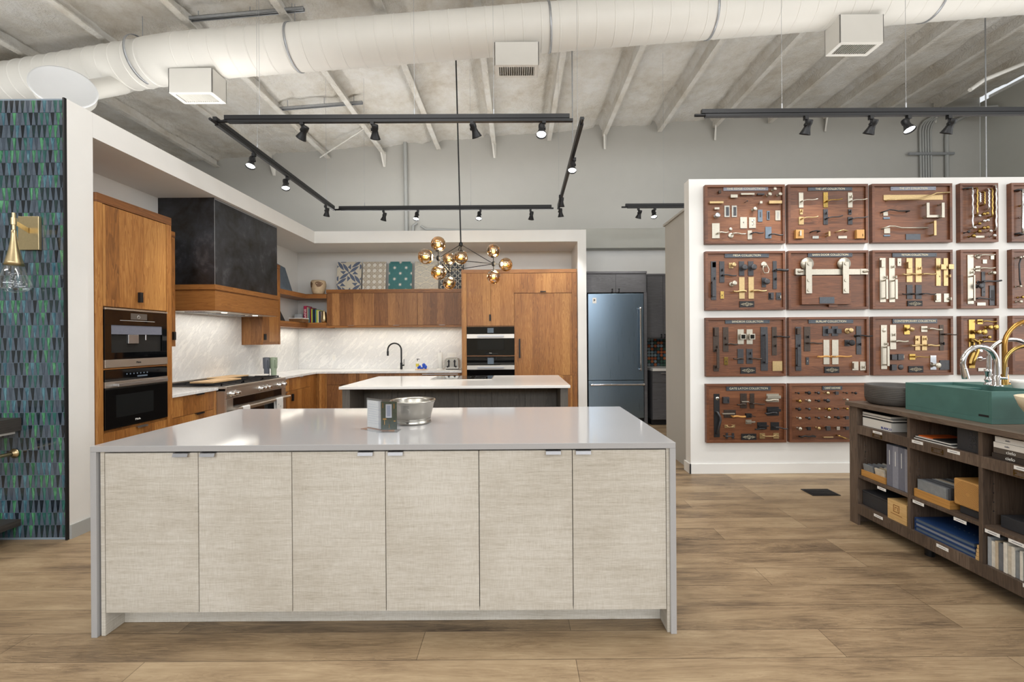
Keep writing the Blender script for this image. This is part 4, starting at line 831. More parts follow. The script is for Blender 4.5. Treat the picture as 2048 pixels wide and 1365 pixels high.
for h, py in (('l', (0, 0, 1)), ('l', (0, 0, -1)), ('r', (0, 0, 1)), ('r', (0, 0, -1)), ('b', (0, 0, 1)), ('b', (0, 0, -1)), ('t', (0, 0, -1))): globe(h, py, .17 if h != 't' else .165)
globe('l', (-.72, -.60, .0), .17); globe('r', (.92, .35, 0), .17)
for c in (hubs['l'] + Vector((0, 0, 0)), hubs['r'] + Vector((0, 0, 0)), hubs['b']):
    d = bpy.data.lights.new('chandelier_bulb_light', 'POINT'); d.energy = 6; d.color = (1, .78, .5); d.shadow_soft_size = .1
    o = bpy.data.objects.new('chandelier_bulb_light', d); COL.objects.link(o); o.location = c - CT + Vector((.06, -.02, 0)); o.parent = g
# ================================================================ back counter items
c = W(802.8, 736, 7.58); c.z = .916; x = c.x
g = thing('kitchen_faucet', c, 'matte black gooseneck pull-down faucet on the back marble worktop', 'faucet')
rr = W(789, 700, 7.58).x; R_ = (x - W(775.5, 700, 7.58).x) / 2; zt = W(789, 687, 7.58).z; zc = zt - R_
m = MB(); m.tube([(x, 7.58, .916), (x, 7.58, zc)] + arc((x - R_, 7.58, zc), R_, 0, 180, 14, (1, 0, 0), (0, 0, 1))[1:] + [(x - 2 * R_, 7.58, zc - .03)], .013, 12); m.build('neck', 'black_metal', g)
MB().cyl((x - 2 * R_, 7.58, W(775, 712, 7.58).z), (x - 2 * R_, 7.58, zc - .02), .016, .018, 14).build('spray_head', 'black_metal', g)
m = MB(); m.cyl((x, 7.58, .916), (x, 7.58, 1.03), .02, n=16); m.build('base', 'black_metal', g)
m = MB(); m.cyl((x, 7.58, .985), (x + .05, 7.57, .985), .012, n=10); m.cyl((x + .045, 7.57, .985), (x + .052, 7.56, 1.09), .005, n=8); m.build('lever', 'black_metal', g)
sx0, sx1 = x - .42, x + .28
c = W(835, 737, 7.5); c.z = .916
g = thing('soap_bottle', c, 'soap bottle with yellow label and black pump by the faucet', 'bottle')
m = MB().lathe([(0, 0), (.026, 0), (.028, .01), (.028, .105), (.02, .125), (.012, .13), (.012, .14), (0, .14)], c, (0, 0, 1), 20); m.build('bottle', 'porcelain', g)
MB().lathe([(.0288, .05), (.0288, .1)], c, (0, 0, 1), 20).build('yellow_label', 'yellow', g)
m = MB().cyl(c + Vector((0, 0, .14)), c + Vector((0, 0, .17)), .006, n=8).box(c.x - .012, c.x + .035, c.y - .008, c.y + .008, c.z + .17, c.z + .182); m.build('pump', 'black_metal', g)
c2 = W(843, 738, 7.44); c2.z = .916
g = thing('sponge_holder', c2, 'small wooden tray holding a blue scrubber beside the soap', 'sponge holder')
MB().box(c2.x - .10, c2.x + .11, c2.y - .05, c2.y + .04, .9162, .928).build('tray', 'maple_board', g, .003)
m = MB(); 
for i in range(7): m.sph((c2.x - .05 + i * .02, c2.y + .0 + .01 * math.sin(i * 2), .95 + .02 * math.sin(i * 1.7)), .021, 10, 7)
m.sph((c2.x + .04, c2.y, .995), .03, 12, 8); m.sph((c2.x + .07, c2.y, .965), .026, 12, 8); m.build('blue_scrubber', 'cobalt', g)
c = W(880.5, 737, 7.55); c.z = .916
g = thing('paper_towel_roll', c, 'white paper towel roll standing on the back worktop', 'paper towel roll')
MB().lathe([(0, 0), (.075, 0), (.075, .008), (0, .012)], c, (0, 0, 1), 28).build('stand', 'porcelain', g)
MB().lathe([(.018, .012), (.043, .012), (.043, .285), (.018, .285)], c, (0, 0, 1), 28).build('paper_roll', 'paper', g)
MB().cyl(c + Vector((0, 0, .28)), c + Vector((0, 0, .32)), .006, n=8).build('rod', 'satin_chrome', g)
a = W(889, 738, 7.42); b = W(918, 738, 7.42); xa, xb = a.x, b.x
g = thing('toaster', ((xa + xb) / 2, 7.5, .916), 'chrome two-lever toaster on the worktop beside the tall cabinet', 'toaster')
w_ = xb - xa; m = MB(); pr = [(xa + .01, .925), (xb - .01, .925), (xb, .945), (xb - .003, 1.07), (xb - .025, 1.105), (xa + .025, 1.105), (xa + .003, 1.07), (xa, .945)]
m.prism([(p, 7.42, z) for p, z in pr], (0, .2, 0)); m.build('body', 'pewter', g, .006)
MB().box(xa + .02, xb - .02, 7.43, 7.61, .916, .926).build('base', 'black_metal', g)
for f in (.3, .7):
    xc = xa + w_ * f; m = MB().box(xc - .012, xc + .012, 7.416, 7.42, .96, 1.08); m.build('lever_slot', 'iron', g)
    MB().box(xc - .02, xc + .02, 7.395, 7.42, 1.045, 1.06).build('lever', 'black_metal', g, .003)
for f in (.22, .78): MB().cyl((xa + w_ * f, 7.42, .965), (xa + w_ * f, 7.395, .965), .017, .014, 16).build('dial', 'black_metal', g)
MB().box(xa + .05, xb - .05, 7.45, 7.59, 1.105, 1.107).build('slots', 'iron', g)
def outlet(px, py, label, gang=1):
    c = W(px, py, YN - .013); g = thing('outlet_plate', c, label, 'outlet'); w_ = .035 * gang + (.012 if gang > 1 else 0)
    MB().box(c.x - w_, c.x + w_, c.y - .005, c.y, c.z - .057, c.z + .057).build('plate', 'trim_white', g, .002)
    for k in range(gang):
        xo = c.x + (k - (gang - 1) / 2) * .046; MB().box(xo - .016, xo + .016, c.y - .008, c.y - .004, c.z - .033, c.z + .033).build('socket', 'porcelain', g, .001)
outlet(668, 716, 'white outlet plate on the backsplash left of the faucet'); outlet(904, 712, 'white double outlet plate above the toaster', 2)
for i, (px, mt, nm) in enumerate(((533.5, 'tumbler_grey', 'dark grey'), (547.5, 'tumbler_sage', 'sage green'))):
    Y = 6.42 + .02 * i; c = W(px, 744, Y); c.z = .916
    g = thing('travel_tumbler', c, '%s insulated tumbler with handle on the corner marble worktop' % nm, 'tumbler')
    MB().lathe([(0, 0), (.034, 0), (.036, .005), (.037, .09), (.048, .11), (.051, .24), (.049, .245), (0, .245)], c, (0, 0, 1), 24).build('cup', mt, g)
    MB().lathe([(.05, .245), (.051, .258), (.03, .264), (0, .264)], c, (0, 0, 1), 24).build('lid', mt, g)
    hd = Vector((.75, -.66, 0)); p = c + Vector((0, 0, .225)); MB().tube([p + hd * .045, p + hd * .085, p + hd * .088 + Vector((0, 0, -.1)), p + hd * .045 + Vector((0, 0, -.11))], .008, 8).build('handle', mt, g)
# shelf things
zU = ZA1; zL = ZB1
a = W(559, 517, 7.0)
m = MB(); y0_, y1_ = 6.72, 7.30; m.prism([(-3.86, y0_, zU + .50), (-3.86, y1_, zU + .42), (-3.74, y1_ + .02, zU + .001), (-3.74, y0_, zU + .001)], (.02, 0, .0)); tag(m.build('slate_sample', 'slate_blue'), 'large blue grey stone slab leaning on the upper corner shelf', 'slab')
m = MB(); m.prism([(-3.86, 6.70, zL + .36), (-3.86, 7.0, zL + .33), (-3.76, 7.12, zL + .001), (-3.76, 6.70, zL + .001)], (.02, 0, 0)); tag(m.build('slate_sample', 'black_slate'), 'black stone slab leaning on the lower corner shelf', 'slab')
c = W(637, 588.5, 7.55); c.z = zU
g = thing('pottery_vase', c, 'speckled beige pottery vase with brown patches on the upper corner shelf', 'vase')
prof = [(0, 0), (.082, 0), (.095, .02), (.112, .08), (.122, .14), (.125, .18), (.118, .22), (.108, .238), (.104, .234), (.11, .2), (0, .19)]
MB().lathe(prof, c, (0, 0, 1), 36).build('body', 'terracotta_vase', g)
m = MB()
for ca, cz, sa, sz in ((-62, .165, 26, .045), (-128, .16, 16, .05)):
    vs = []; n = 16
    for i in range(n):
        t_ = 2 * math.pi * i / n; an = R(ca + sa * math.cos(t_) * (1 + .2 * math.sin(3 * t_))); h = cz + sz * math.sin(t_) * (1 - .25 * math.cos(t_)); r_ = .112 + (h - .08) * .17 if h < .14 else .1235
        r_ = min(r_, .126) + .003; vs.append(c + Vector((r_ * math.cos(an), r_ * math.sin(an), h)))
    ce = c + Vector((.129 * math.cos(R(ca)), .129 * math.sin(R(ca)), cz)); m.add(vs + [ce], [(i, (i + 1) % n, n) for i in range(n)], True)
m.build('brown_patches', 'vase_brown', g)
a = W(568, 641, 7.2)
g = thing('keepsake_box', (-3.58, 7.3, zL), 'small wooden box with white lid on the lower corner shelf', 'box')
MB().box(-3.72, -3.50, 7.18, 7.40, zL + .001, zL + .055).build('body', 'vase_brown', g, .002); MB().box(-3.722, -3.498, 7.178, 7.402, zL + .055, zL + .068).build('lid', 'trim_white', g, .002)
a = W(593, 640, 7.6); b = W(607.5, 640, 7.6)
tag(MB().box(a.x, b.x, 7.52, 7.72, zL + .001, zL + .15).build('marbled_box', 'sample_5', None, .003), 'grey marbled storage box left of the cookbooks', 'box')
bk = [(607.5, 613.5, .29, 'book_red', 'tall crimson'), (613.7, 617, .27, 'tile_taupe', 'beige'), (617.2, 619.4, .24, 'book_teal', 'pale teal'), (619.6, 622.6, .26, 'book_maroon', 'maroon'), (622.7, 625, .24, 'book_lime', 'lime'), (625.2, 628, .235, 'book_navy', 'navy'), (628.2, 630.4, .235, 'book_black', 'black'), (630.6, 632.6, .23, 'book_teal', 'second teal'), (632.8, 635.2, .22, 'book_lime', 'pale green'), (635.4, 638, .205, 'book_cream', 'cream'), (638.2, 641, .20, 'book_navy', 'dark blue'), (641.2, 643, .19, 'tile_taupe', 'thin tan')]
for i, (p0, p1, h, mt, nm) in enumerate(bk):
    x0, x1 = W(p0, 640, 7.53).x, W(p1, 640, 7.53).x
    g = thing('cookbook', ((x0 + x1) / 2, 7.6, zL), '%s cookbook standing in the row on the lower corner shelf' % nm, 'book', 'cookbooks on the corner shelf')
    m = MB(); m.box(x0, x0 + .002, 7.53, 7.73, zL + .001, zL + h).box(x1 - .002, x1, 7.53, 7.73, zL + .001, zL + h).box(x0, x1, 7.53, 7.532, zL + .001, zL + h); m.build('cover', mt, g)
    MB().box(x0 + .002, x1 - .002, 7.533, 7.727, zL + .004, zL + h - .004).build('pages', 'paper', g)
    if i == 0: text('JNANE', .045, ((x0 + x1) / 2, 7.5295, zL + .14), (0, 0, 1), (-1, 0, 0), 'paper', g, wmax=.2)
c = W(648, 645, 7.5); c.z = zL
g = thing('brass_pear', c, 'tall brass pear shaped ornament at the end of the cookbooks', 'ornament')
MB().lathe([(0, 0), (.03, 0), (.043, .03), (.045, .07), (.036, .13), (.024, .18), (.012, .205), (0, .21)], c, (0, 0, 1), 24).build('body', 'brass', g); MB().cyl(c + Vector((0, 0, .205)), c + Vector((.006, 0, .23)), .003, n=6).build('stalk', 'brass', g)
# tile sample boards above the wall cabinets
ZP = 2.284
def tboard(p0, p1, base, pats, label, p_base=578):
    Y = 7.62; x0, x1 = W(p0, 560, Y).x, W(p1, 560, Y).x; H = .51; tilt = Matrix.Translation((x0, Y, ZP)) @ Matrix.Rotation(R(-7), 4, 'X')
    g = thing('tile_sample_board', ((x0 + x1) / 2, Y, ZP), label, 'tile panel', 'tile panels leaning above the wall cabinets'); wd = x1 - x0
    MB(tilt).box(0, wd, 0, .014, 0, H).build('board', base, g)
    for nm, mt, polys in pats(wd, H):
        m = MB(tilt)
        for k, p in enumerate(polys): m.prism([(x, -.0012 - (k % 3) * .0002, z) for x, z in p], (0, .0014, 0))
        m.build(nm, mt, g)
def clip(poly, wd, H):
    for ax, lim, sg in ((0, 0, 1), (0, wd, -1), (1, 0, 1), (1, H, -1)):
        out = []
        for i in range(len(poly)):
            a, b = poly[i], poly[(i + 1) % len(poly)]; ia = sg * (a[ax] - lim) >= 0; ib = sg * (b[ax] - lim) >= 0
            if ia: out.append(a)
            if ia != ib: t_ = (lim - a[ax]) / (b[ax] - a[ax]); out.append((a[0] + (b[0] - a[0]) * t_, a[1] + (b[1] - a[1]) * t_))
        poly = out
        if len(poly) < 3: return None
    return poly
def clips(ps, wd, H): return [q for q in (clip(p, wd, H) for p in ps) if q]
def leaf(cx, cz, L, wv, ang):
    pts = []; n = 8
    for s in (1, -1):
        for i in range(n): t_ = i / n if s == 1 else 1 - i / n; pts.append((-L / 2 + L * t_, s * wv * math.sin(math.pi * t_)))
    ca, sa = math.cos(R(ang)), math.sin(R(ang)); return [(cx + x * ca - z * sa, cz + x * sa + z * ca) for x, z in pts]
def pat_leaf(wd, H):
    ps = []
    for ix in (-1, 0, 1):
        for iz in (-1, 0, 1):
          for hx_, hz_ in ((0, 0), (.5, .5)):
            cx, cz = wd * .5 + (ix + hx_) * wd, H * .62 + (iz + hz_) * wd
            for a in (35, 125, 215, 305):
                ps.append(leaf(cx + .105 * math.cos(R(a)), cz + .105 * math.sin(R(a)), .2, .027, a))
                b = a + 45; u = Vector((math.cos(R(b)), math.sin(R(b)))); v = Vector((-u.y, u.x)); o = Vector((cx, cz)) + u * .11
                ps.append([tuple(o + u * .05), tuple(o - u * .02 + v * .045), tuple(o - u * .05 - v * .02)])
            ps.append([(cx + .5 * wd, cz + .5 * wd - .02), (cx + .5 * wd + .02, cz + .5 * wd), (cx + .5 * wd, cz + .5 * wd + .02), (cx + .5 * wd - .02, cz + .5 * wd)])
    return [('leaf_pattern', 'tile_blue', clips(ps, wd, H))]
def pat_cane(wd, H):
    ps = []; s = .1; t_ = .0035; n = 16
    def bar(a, b, w2=.003):
        d = Vector((b[0] - a[0], b[1] - a[1])).normalized(); v = Vector((-d.y, d.x)) * w2; return [(a[0] + v.x, a[1] + v.y), (a[0] - v.x, a[1] - v.y), (b[0] - v.x, b[1] - v.y), (b[0] + v.x, b[1] + v.y)]
    for i in range(-1, 6):
        for e in (-.012, .012): ps.append(bar((i * s + e + .05, 0), (i * s + e + .05, H))); ps.append(bar((0, i * s + e), (wd, i * s + e)))
    for i in range(-6, 12): ps.append(bar((i * s + .0, 0), (i * s + H, H))); ps.append(bar((i * s, H), (i * s + H, 0)))
    wh = []
    for i in range(-1, 5):
        for j in range(0, 6): cx, cz = i * s + .1, j * s + .05; wh.append([(cx + .033 * math.cos(2 * math.pi * k / 8 + .39), cz + .033 * math.sin(2 * math.pi * k / 8 + .39)) for k in range(8)])
    return [('cane_lines', 'tile_taupe', clips(ps, wd, H)), ('cane_openings', 'tile_white', clips(wh, wd, H))]
def pat_star(wd, H):
    ps = []
    for j in range(-1, 5):
        for i in range(-1, 4):
            cx = i * .2 + (.1 if j % 2 else 0.0) + .0; cz = j * .1 + .1
            ps.append([((cx + (.036 if k % 2 == 0 else .012) * math.cos(math.pi * k / 8)), cz + (.036 if k % 2 == 0 else .012) * math.sin(math.pi * k / 8)) for k in range(16)])
    return [('star_pattern', 'tile_white', clips(ps, wd, H))]
def pat_scale(wd, H):
    ps = []
    for j in range(-1, 6):
        for i in range(-2, 4):
            cx = i * .2 + (.1 if j % 2 else 0); cz = j * .1
            for rr in (.118,):
                for k in range(14):
                    a0, a1 = R(28 + k * 124 / 14), R(28 + (k + 1) * 124 / 14); ps.append([(cx + rr * math.cos(a0), cz + rr * math.sin(a0)), (cx + rr * math.cos(a1), cz + rr * math.sin(a1)), (cx + (rr + .005) * math.cos(a1), cz + (rr + .005) * math.sin(a1)), (cx + (rr + .005) * math.cos(a0), cz + (rr + .005) * math.sin(a0))])
            for a in range(40, 145, 10):
                u = (math.cos(R(a)), math.sin(R(a))); v = (-u[1] * .0012, u[0] * .0012); ps.append([(cx + u[0] * .04 + v[0], cz + u[1] * .04 + v[1]), (cx + u[0] * .04 - v[0], cz + u[1] * .04 - v[1]), (cx + u[0] * .112 - v[0], cz + u[1] * .112 - v[1]), (cx + u[0] * .112 + v[0], cz + u[1] * .112 + v[1])])
    return [('scallop_lines', 'tile_grey', clips(ps, wd, H))]
def pat_lattice(wd, H):
    ps = []; 
    def ring(cx, cz, h, t_=.008):
        for x0, x1, z0, z1 in ((-h, h, h - t_, h), (-h, h, -h, -h + t_), (-h, -h + t_, -h + t_, h - t_), (h - t_, h, -h + t_, h - t_)): ps.append([(cx + x0, cz + z0), (cx + x1, cz + z0), (cx + x1, cz + z1), (cx + x0, cz + z1)])
    for j in range(-1, 6):
        for i in range(-1, 5):
            ring(i * .1 + .05, j * .1 + .05, .036); 
            for dx, dz in ((.05, 0), (0, .05)): ps.append([(i * .1 + .05 + dx - (.014 if dx else .004), j * .1 + .05 + dz - (.004 if dx else .014)), (i * .1 + .05 + dx + (.014 if dx else .004), j * .1 + .05 + dz - (.004 if dx else .014)), (i * .1 + .05 + dx + (.014 if dx else .004), j * .1 + .05 + dz + (.004 if dx else .014)), (i * .1 + .05 + dx - (.014 if dx else .004), j * .1 + .05 + dz + (.004 if dx else .014))])
    return [('lattice_lines', 'tile_cream', clips(ps, wd, H))]
tboard(672.5, 721, 'tile_cream', pat_leaf, 'cream tile panel with slate blue leaf pattern')
tboard(724.5, 770.5, 'tile_cream', pat_cane, 'cream tile panel with taupe woven cane pattern')
tboard(776.5, 823, 'tile_teal', pat_star, 'teal tile panel with white stars')
tboard(828.5, 876, 'tile_cream', pat_scale, 'cream tile panel with grey scallop lines behind the chandelier')
tboard(880, 927, 'tile_navy', pat_lattice, 'navy tile panel with cream square lattice')
# ================================================================ left wall fittings
g = thing('wall_sconce', (-3.60, 3.15, 1.9), 'brass wall sconce with clear teardrop glass on the green tiled wall', 'wall lamp')
a = W(36, 433, 3.13); b = W(78, 500, 3.13)
MB().box(a.x, b.x, 3.128, 3.149, b.z, a.z).build('backplate', 'brass', g, .002)
Ys = 3.0; ct = W(25, 450, Ys); cx = W(28, 520, Ys).x
pz = lambda py: W(28, py, Ys).z
m = MB(); m.cyl((cx, Ys, pz(460)), (cx, Ys, pz(426)), .010, n=14); m.cyl((cx, Ys, pz(450)), (cx, Ys, pz(436)), .016, n=14); m.build('post', 'brass', g)
m = MB(); p = Vector((cx, Ys, pz(444))); q = Vector(((a.x + b.x) / 2, 3.13, pz(452))); d = q - p; m.prism([p + Vector((0, 0, -.016)), q + Vector((0, 0, -.018)), q + Vector((0, 0, .018)), p + Vector((0, 0, .016))], Vector((.006, -.006, 0))); m.build('arm', 'brass', g)
m = MB().lathe([(.008, 0), (.013, -.004)] + [(.013 + .038 * (t_ / 10) ** 1.7, -.004 - (pz(460) - pz(531) - .004) * t_ / 10) for t_ in range(1, 11)] + [(.0, -(pz(460) - pz(531)))], (cx, Ys, pz(460)), (0, 0, 1), 28); m.build('cone', 'brass', g)
hh = pz(531) - pz(586); m = MB().lathe([(0, .012), (.048, 0), (.062, -hh * .3), (.083, -hh * .6), (.088, -hh * .72), (.078, -hh * .86), (.045, -hh * .97), (0, -hh)], (cx, Ys, pz(531)), (0, 0, 1), 32); m.build('glass_drop', 'clear_glass', g)
m = MB()
for i in range(26):
    rr = random.uniform(0, .05); an = random.uniform(0, 6.28); m.sph((cx + rr * math.cos(an), Ys + rr * math.sin(an), pz(531) - hh * random.uniform(.25, .85)), random.uniform(.002, .006), 8, 5)
m.build('glass_bubbles', 'foil', g)
a = W(43, 835.8, 3.15); 
g = thing('floating_vanity', (-4.4, 2.95, .12), 'dark wooden floating vanity at the left edge below the sconce', 'vanity')
MB().box(-5.2, a.x, 2.62, 3.150, .785, .877).build('top', 'vanity_wood', g, .001)
MB().box(-5.2, a.x - .01, 2.66, 3.150, .105, .15).build('lower_shelf', 'vanity_wood', g, .001)
MB().box(-4.6, a.x - .045, 2.70, 3.15, .762, .784).build('bracket', 'trim_white', g, .001)
a = W(31, 906.7, 3.15)
g = thing('brass_waste_pipe', a, 'brass waste pipe with round wall flange under the floating vanity', 'pipe')
MB().lathe([(.0, -.002), (.032, -.002), (.034, -.010), (.026, -.014), (.016, -.03)], a, (0, 1, 0), 24).build('flange', 'brass', g)
MB().tube([a + Vector((0, -.02, 0)), a + Vector((-.02, -.3, 0)), a + Vector((-.06, -.36, 0)), a + Vector((-.2, -.36, 0))], .013, 12).build('pipe', 'brass', g)
# ================================================================ hardware display boards
YP = YD - .030          # face of the board panel
def board(kx, ky, x0, x1, title, label, items, org, tw=None, logo=None, title_mat='plate_metal', fb='board_frame', pb='board_wood'):
    zt = 3.0 - .687 * ky; zb = zt - .609; yf = YD - .048
    g = thing('hardware_board', ((x0 + x1) / 2, YD, zb), label, 'display board', 'hardware boards on the white display wall')
    s_ = .026; m = MB(); m.box(x0, x1, yf, YD - .001, zt - s_, zt).box(x0, x1, yf, YD - .001, zb, zb + s_).box(x0, x0 + s_, yf, YD - .001, zb + s_, zt - s_).box(x1 - s_, x1, yf, YD - .001, zb + s_, zt - s_); m.build('frame', fb, g, .002)
    MB().box(x0 + s_, x1 - s_, YP, YD - .002, zb + s_, zt - s_).build('panel', pb, g)
    def P(zx, zy, dep=0.0): return W(org[0] + zx / 9.75, org[1] + zy / 9.75, YP - dep)
    last = [None]
    if title:
        a = P(*title[1]); b = P(*title[2]); n = MB().box(a.x, b.x, YP - .009, YP - .0005, b.z, a.z).build('nameplate', title_mat, g, .001)
        text(title[0], .03, ((a.x + b.x) / 2, YP - .0095, (a.z + b.z) / 2), (1, 0, 0), (0, 0, 1), 'engraved', n, 'engraved_title', wmax=(b.x - a.x) * title[3])
        m = MB()
        for x in (a.x + .012, b.x - .012): m.cyl((x, YP - .009, (a.z + b.z) / 2), (x, YP - .011, (a.z + b.z) / 2), .003, n=8)
        m.build('screws', 'black_metal', n)
    if logo:
        a = P(logo[0], logo[1]); b = P(logo[2], logo[3]); n = MB().box(a.x, b.x, YP - .009, YP - .0005, b.z, a.z).build('emblem_plate', 'iron', g, .001)
        cx, cz = (a.x + b.x) / 2, (a.z + b.z) / 2; w2, h2 = (b.x - a.x) * .42, (a.z - b.z) * .32; y = YP - .0095; m = MB()
        def ln(p, q): m.tube([(cx + p[0] * w2, y, cz + p[1] * h2), (cx + q[0] * w2, y, cz + q[1] * h2)], .0011, 4)
        out = [(-1, 0), (-.55, .5), (-.35, .35), (0, 1), (.35, .35), (.55, .5), (1, 0), (.55, -.5), (.35, -.35), (0, -1), (-.35, -.35), (-.55, -.5)]
        for i in range(12): ln(out[i], out[(i + 1) % 12])
        for p, q in (((-.75, 0), (-.5, .3)), ((-.75, 0), (-.5, -.3)), ((.75, 0), (.5, .3)), ((.75, 0), (.5, -.3)), ((-.12, .5), (0, -.1)), ((.12, .5), (0, -.1)), ((0, -.1), (0, -.55)), ((-.3, 0), (-.12, .5)), ((.3, 0), (.12, .5)), ((-.3, 0), (0, -.75)), ((.3, 0), (0, -.75)), ((-.5, .15), (-.3, 0)), ((.5, .15), (.3, 0))): ln(p, q)
        m.build('emblem', 'engraved', n)
    for it in items:
        k = it[0]; par = g if k.isupper() else (last[0] or g); K = k.upper(); mt = it[-1]
        if K in ('P', 'K'):
            dp = .007 if K == 'P' else .03; a = P(it[1], it[2], dp); b = P(it[3], it[4], dp); m = MB().box(a.x, b.x, YP - dp, YP - .0003, b.z, a.z)
            if K == 'P' and (a.z - b.z) > .06: m.cyl(((a.x + b.x) / 2, YP - dp, a.z - .01), ((a.x + b.x) / 2, YP - dp - .0015, a.z - .01), .0028, n=8).cyl(((a.x + b.x) / 2, YP - dp, b.z + .01), ((a.x + b.x) / 2, YP - dp - .0015, b.z + .01), .0028, n=8)
            o = m.build('escutcheon_plate' if K == 'P' else 'mounting_block', mt, par, .0012)
            if k.isupper(): last[0] = o
        elif K == 'R':
            a = P(it[1], it[2], .006); r = it[3] * .000532; o = MB().lathe([(0, .008), (r * .8, .008), (r, .004), (r, 0)], (a.x, YP, a.z), (0, -1, 0), 24).build('rosette', mt, par)
            if k.isupper(): last[0] = o
        elif K == 'N':
            dp = .055; a = P(it[1], it[2], dp); r = it[3] * .000525; m = MB()
            m.lathe([(r * .75, .0005), (r * .7, .006), (r * .34, .008), (r * .3, dp - .022), (r * .8, dp - .018), (r, dp - .012), (r, dp - .004), (r * .82, dp), (r * .3, dp + .002), (0, dp + .001)], (a.x, YP, a.z), (0, -1, 0), 24); m.build('door_knob', mt, par)
        elif K == 'O':
            dp = .05; a = P(it[1], it[2], dp); r = it[3] * .000525; m = MB()
            m.lathe([(r * .55, .0005), (r * .5, .006), (r * .3, .009), (r * .3, dp - r * .9), (r * .75, dp - r * .7), (r, dp - r * .1), (r * .85, dp + r * .35), (r * .4, dp + r * .65), (0, dp + r * .7)], (a.x, YP, a.z), (0, -1, 0), 22); m.build('round_knob', mt, par)
        elif K == 'S':
            dp = .05; a = P(it[1], it[2], dp); r = it[3] * .000525; m = MB().cyl((a.x, YP, a.z), (a.x, YP - dp + .012, a.z), r * .4, n=12).box(a.x - r, a.x + r, YP - dp, YP - dp + .014, a.z - r, a.z + r); m.build('square_knob', mt, par, .002)
        elif K == 'L':
            dp = .05; a = P(it[1], it[2], dp); b = P(it[3], it[4], dp); r = (it[5] if len(it) > 6 else 12) * .000525; st = Vector((a.x, YP, a.z))
            m = MB(); m.cyl(st, a, .008, n=10); n_ = 8; pts = []
            for i in range(n_ + 1):
                t_ = i / n_; q = a.lerp(b, t_); pts.append((q.x, q.y + .006 * math.sin(t_ * math.pi), q.z + (a.z - b.z) * 0 + .004 * math.sin(t_ * 2 * math.pi)))
            m.tube([a] + pts[1:], r, 10); m.lathe([(.016, 0), (.016, .005), (.009, .007)], st, (0, -1, 0), 16); m.build('lever', mt, par)
        elif K == 'T':
            dp = .026; a = P(it[1], it[2], dp); m = MB().lathe([(.012, 0), (.012, .005), (.006, .007), (.006, .018)], (a.x, YP, a.z), (0, -1, 0), 14); m.box(a.x - .004, a.x + .004, YP - .03, YP - .016, a.z - .014, a.z + .014); m.build('thumb_turn', mt, par, .001)
        elif K == 'G':
            dp = .055; a = P(it[1], it[2], dp); b = P(it[1], it[3], dp); w2 = it[4] * .000525; m = MB(); m.box(a.x - w2, a.x + w2, YP - dp, YP - dp + .012, b.z, a.z)
            for z in (a.z - .012, b.z + .012): m.box(a.x - w2 * .6, a.x + w2 * .6, YP - dp + .01, YP, z - .008, z + .008)
            m.build('grip', mt, par, .003)
        elif K == 'B':
            dp = .03; a = P(it[2], it[1], dp); b = P(it[3], it[1], dp); h = it[4] * .000525; m = MB(); m.box(a.x, b.x, YP - dp, YP - dp + .010, a.z - h, a.z + h)
            for x in (a.x + .008, b.x - .008): m.box(x - .005, x + .005, YP - dp + .008, YP, a.z - h * .6, a.z + h * .6)
            m.build('bar_pull', mt, par, .0015)
        elif K == 'V':   # polyline tube pull
            dp = .04; pts = [P(x, y, dp) for x, y in it[1]]; m = MB(); m.tube([Vector((pts[0].x, YP, pts[0].z))] + pts + [Vector((pts[-1].x, YP, pts[-1].z))], it[2] * .000525, 8); m.build('curved_pull', mt, par)
        elif K == 'J':
            a = P(it[1], it[2], .05); r = it[3] * .000525; MB().box(a.x - r, a.x + r, YP - .053, YP - .0503, a.z - r, a.z + r).build('black_inlay', mt, par, .001)
        elif K == 'H':   # keyhole
            a = P(it[1], it[2], .0075); m = MB().cyl((a.x, YP - .006, a.z), (a.x, YP - .0085, a.z), .0045, n=12).box(a.x - .002, a.x + .002, YP - .0085, YP - .006, a.z - .012, a.z); m.build('keyhole', mt, par)
        elif K == 'F':   # flush pull recess
            a = P(it[1], it[2], .007); b = P(it[3], it[4], .007); m = MB().box(a.x, b.x, YP - .0078, YP - .0069, b.z, a.z); m.build('recess', mt, par)
    return g
NI, BZ, BB, BR, PB, GO, IR, CH = 'nickel', 'bronze', 'brown_bronze', 'pale_brass', 'polished_brass', 'gold', 'iron', 'chrome'
cols = [(1.954, 2.78), (2.811, 3.64), (3.68, 4.51), (4.59, 4.985), (5.12, 5.515)]
def xr(c): return cols[c]
bl = 'hardware board titled %s, %s'
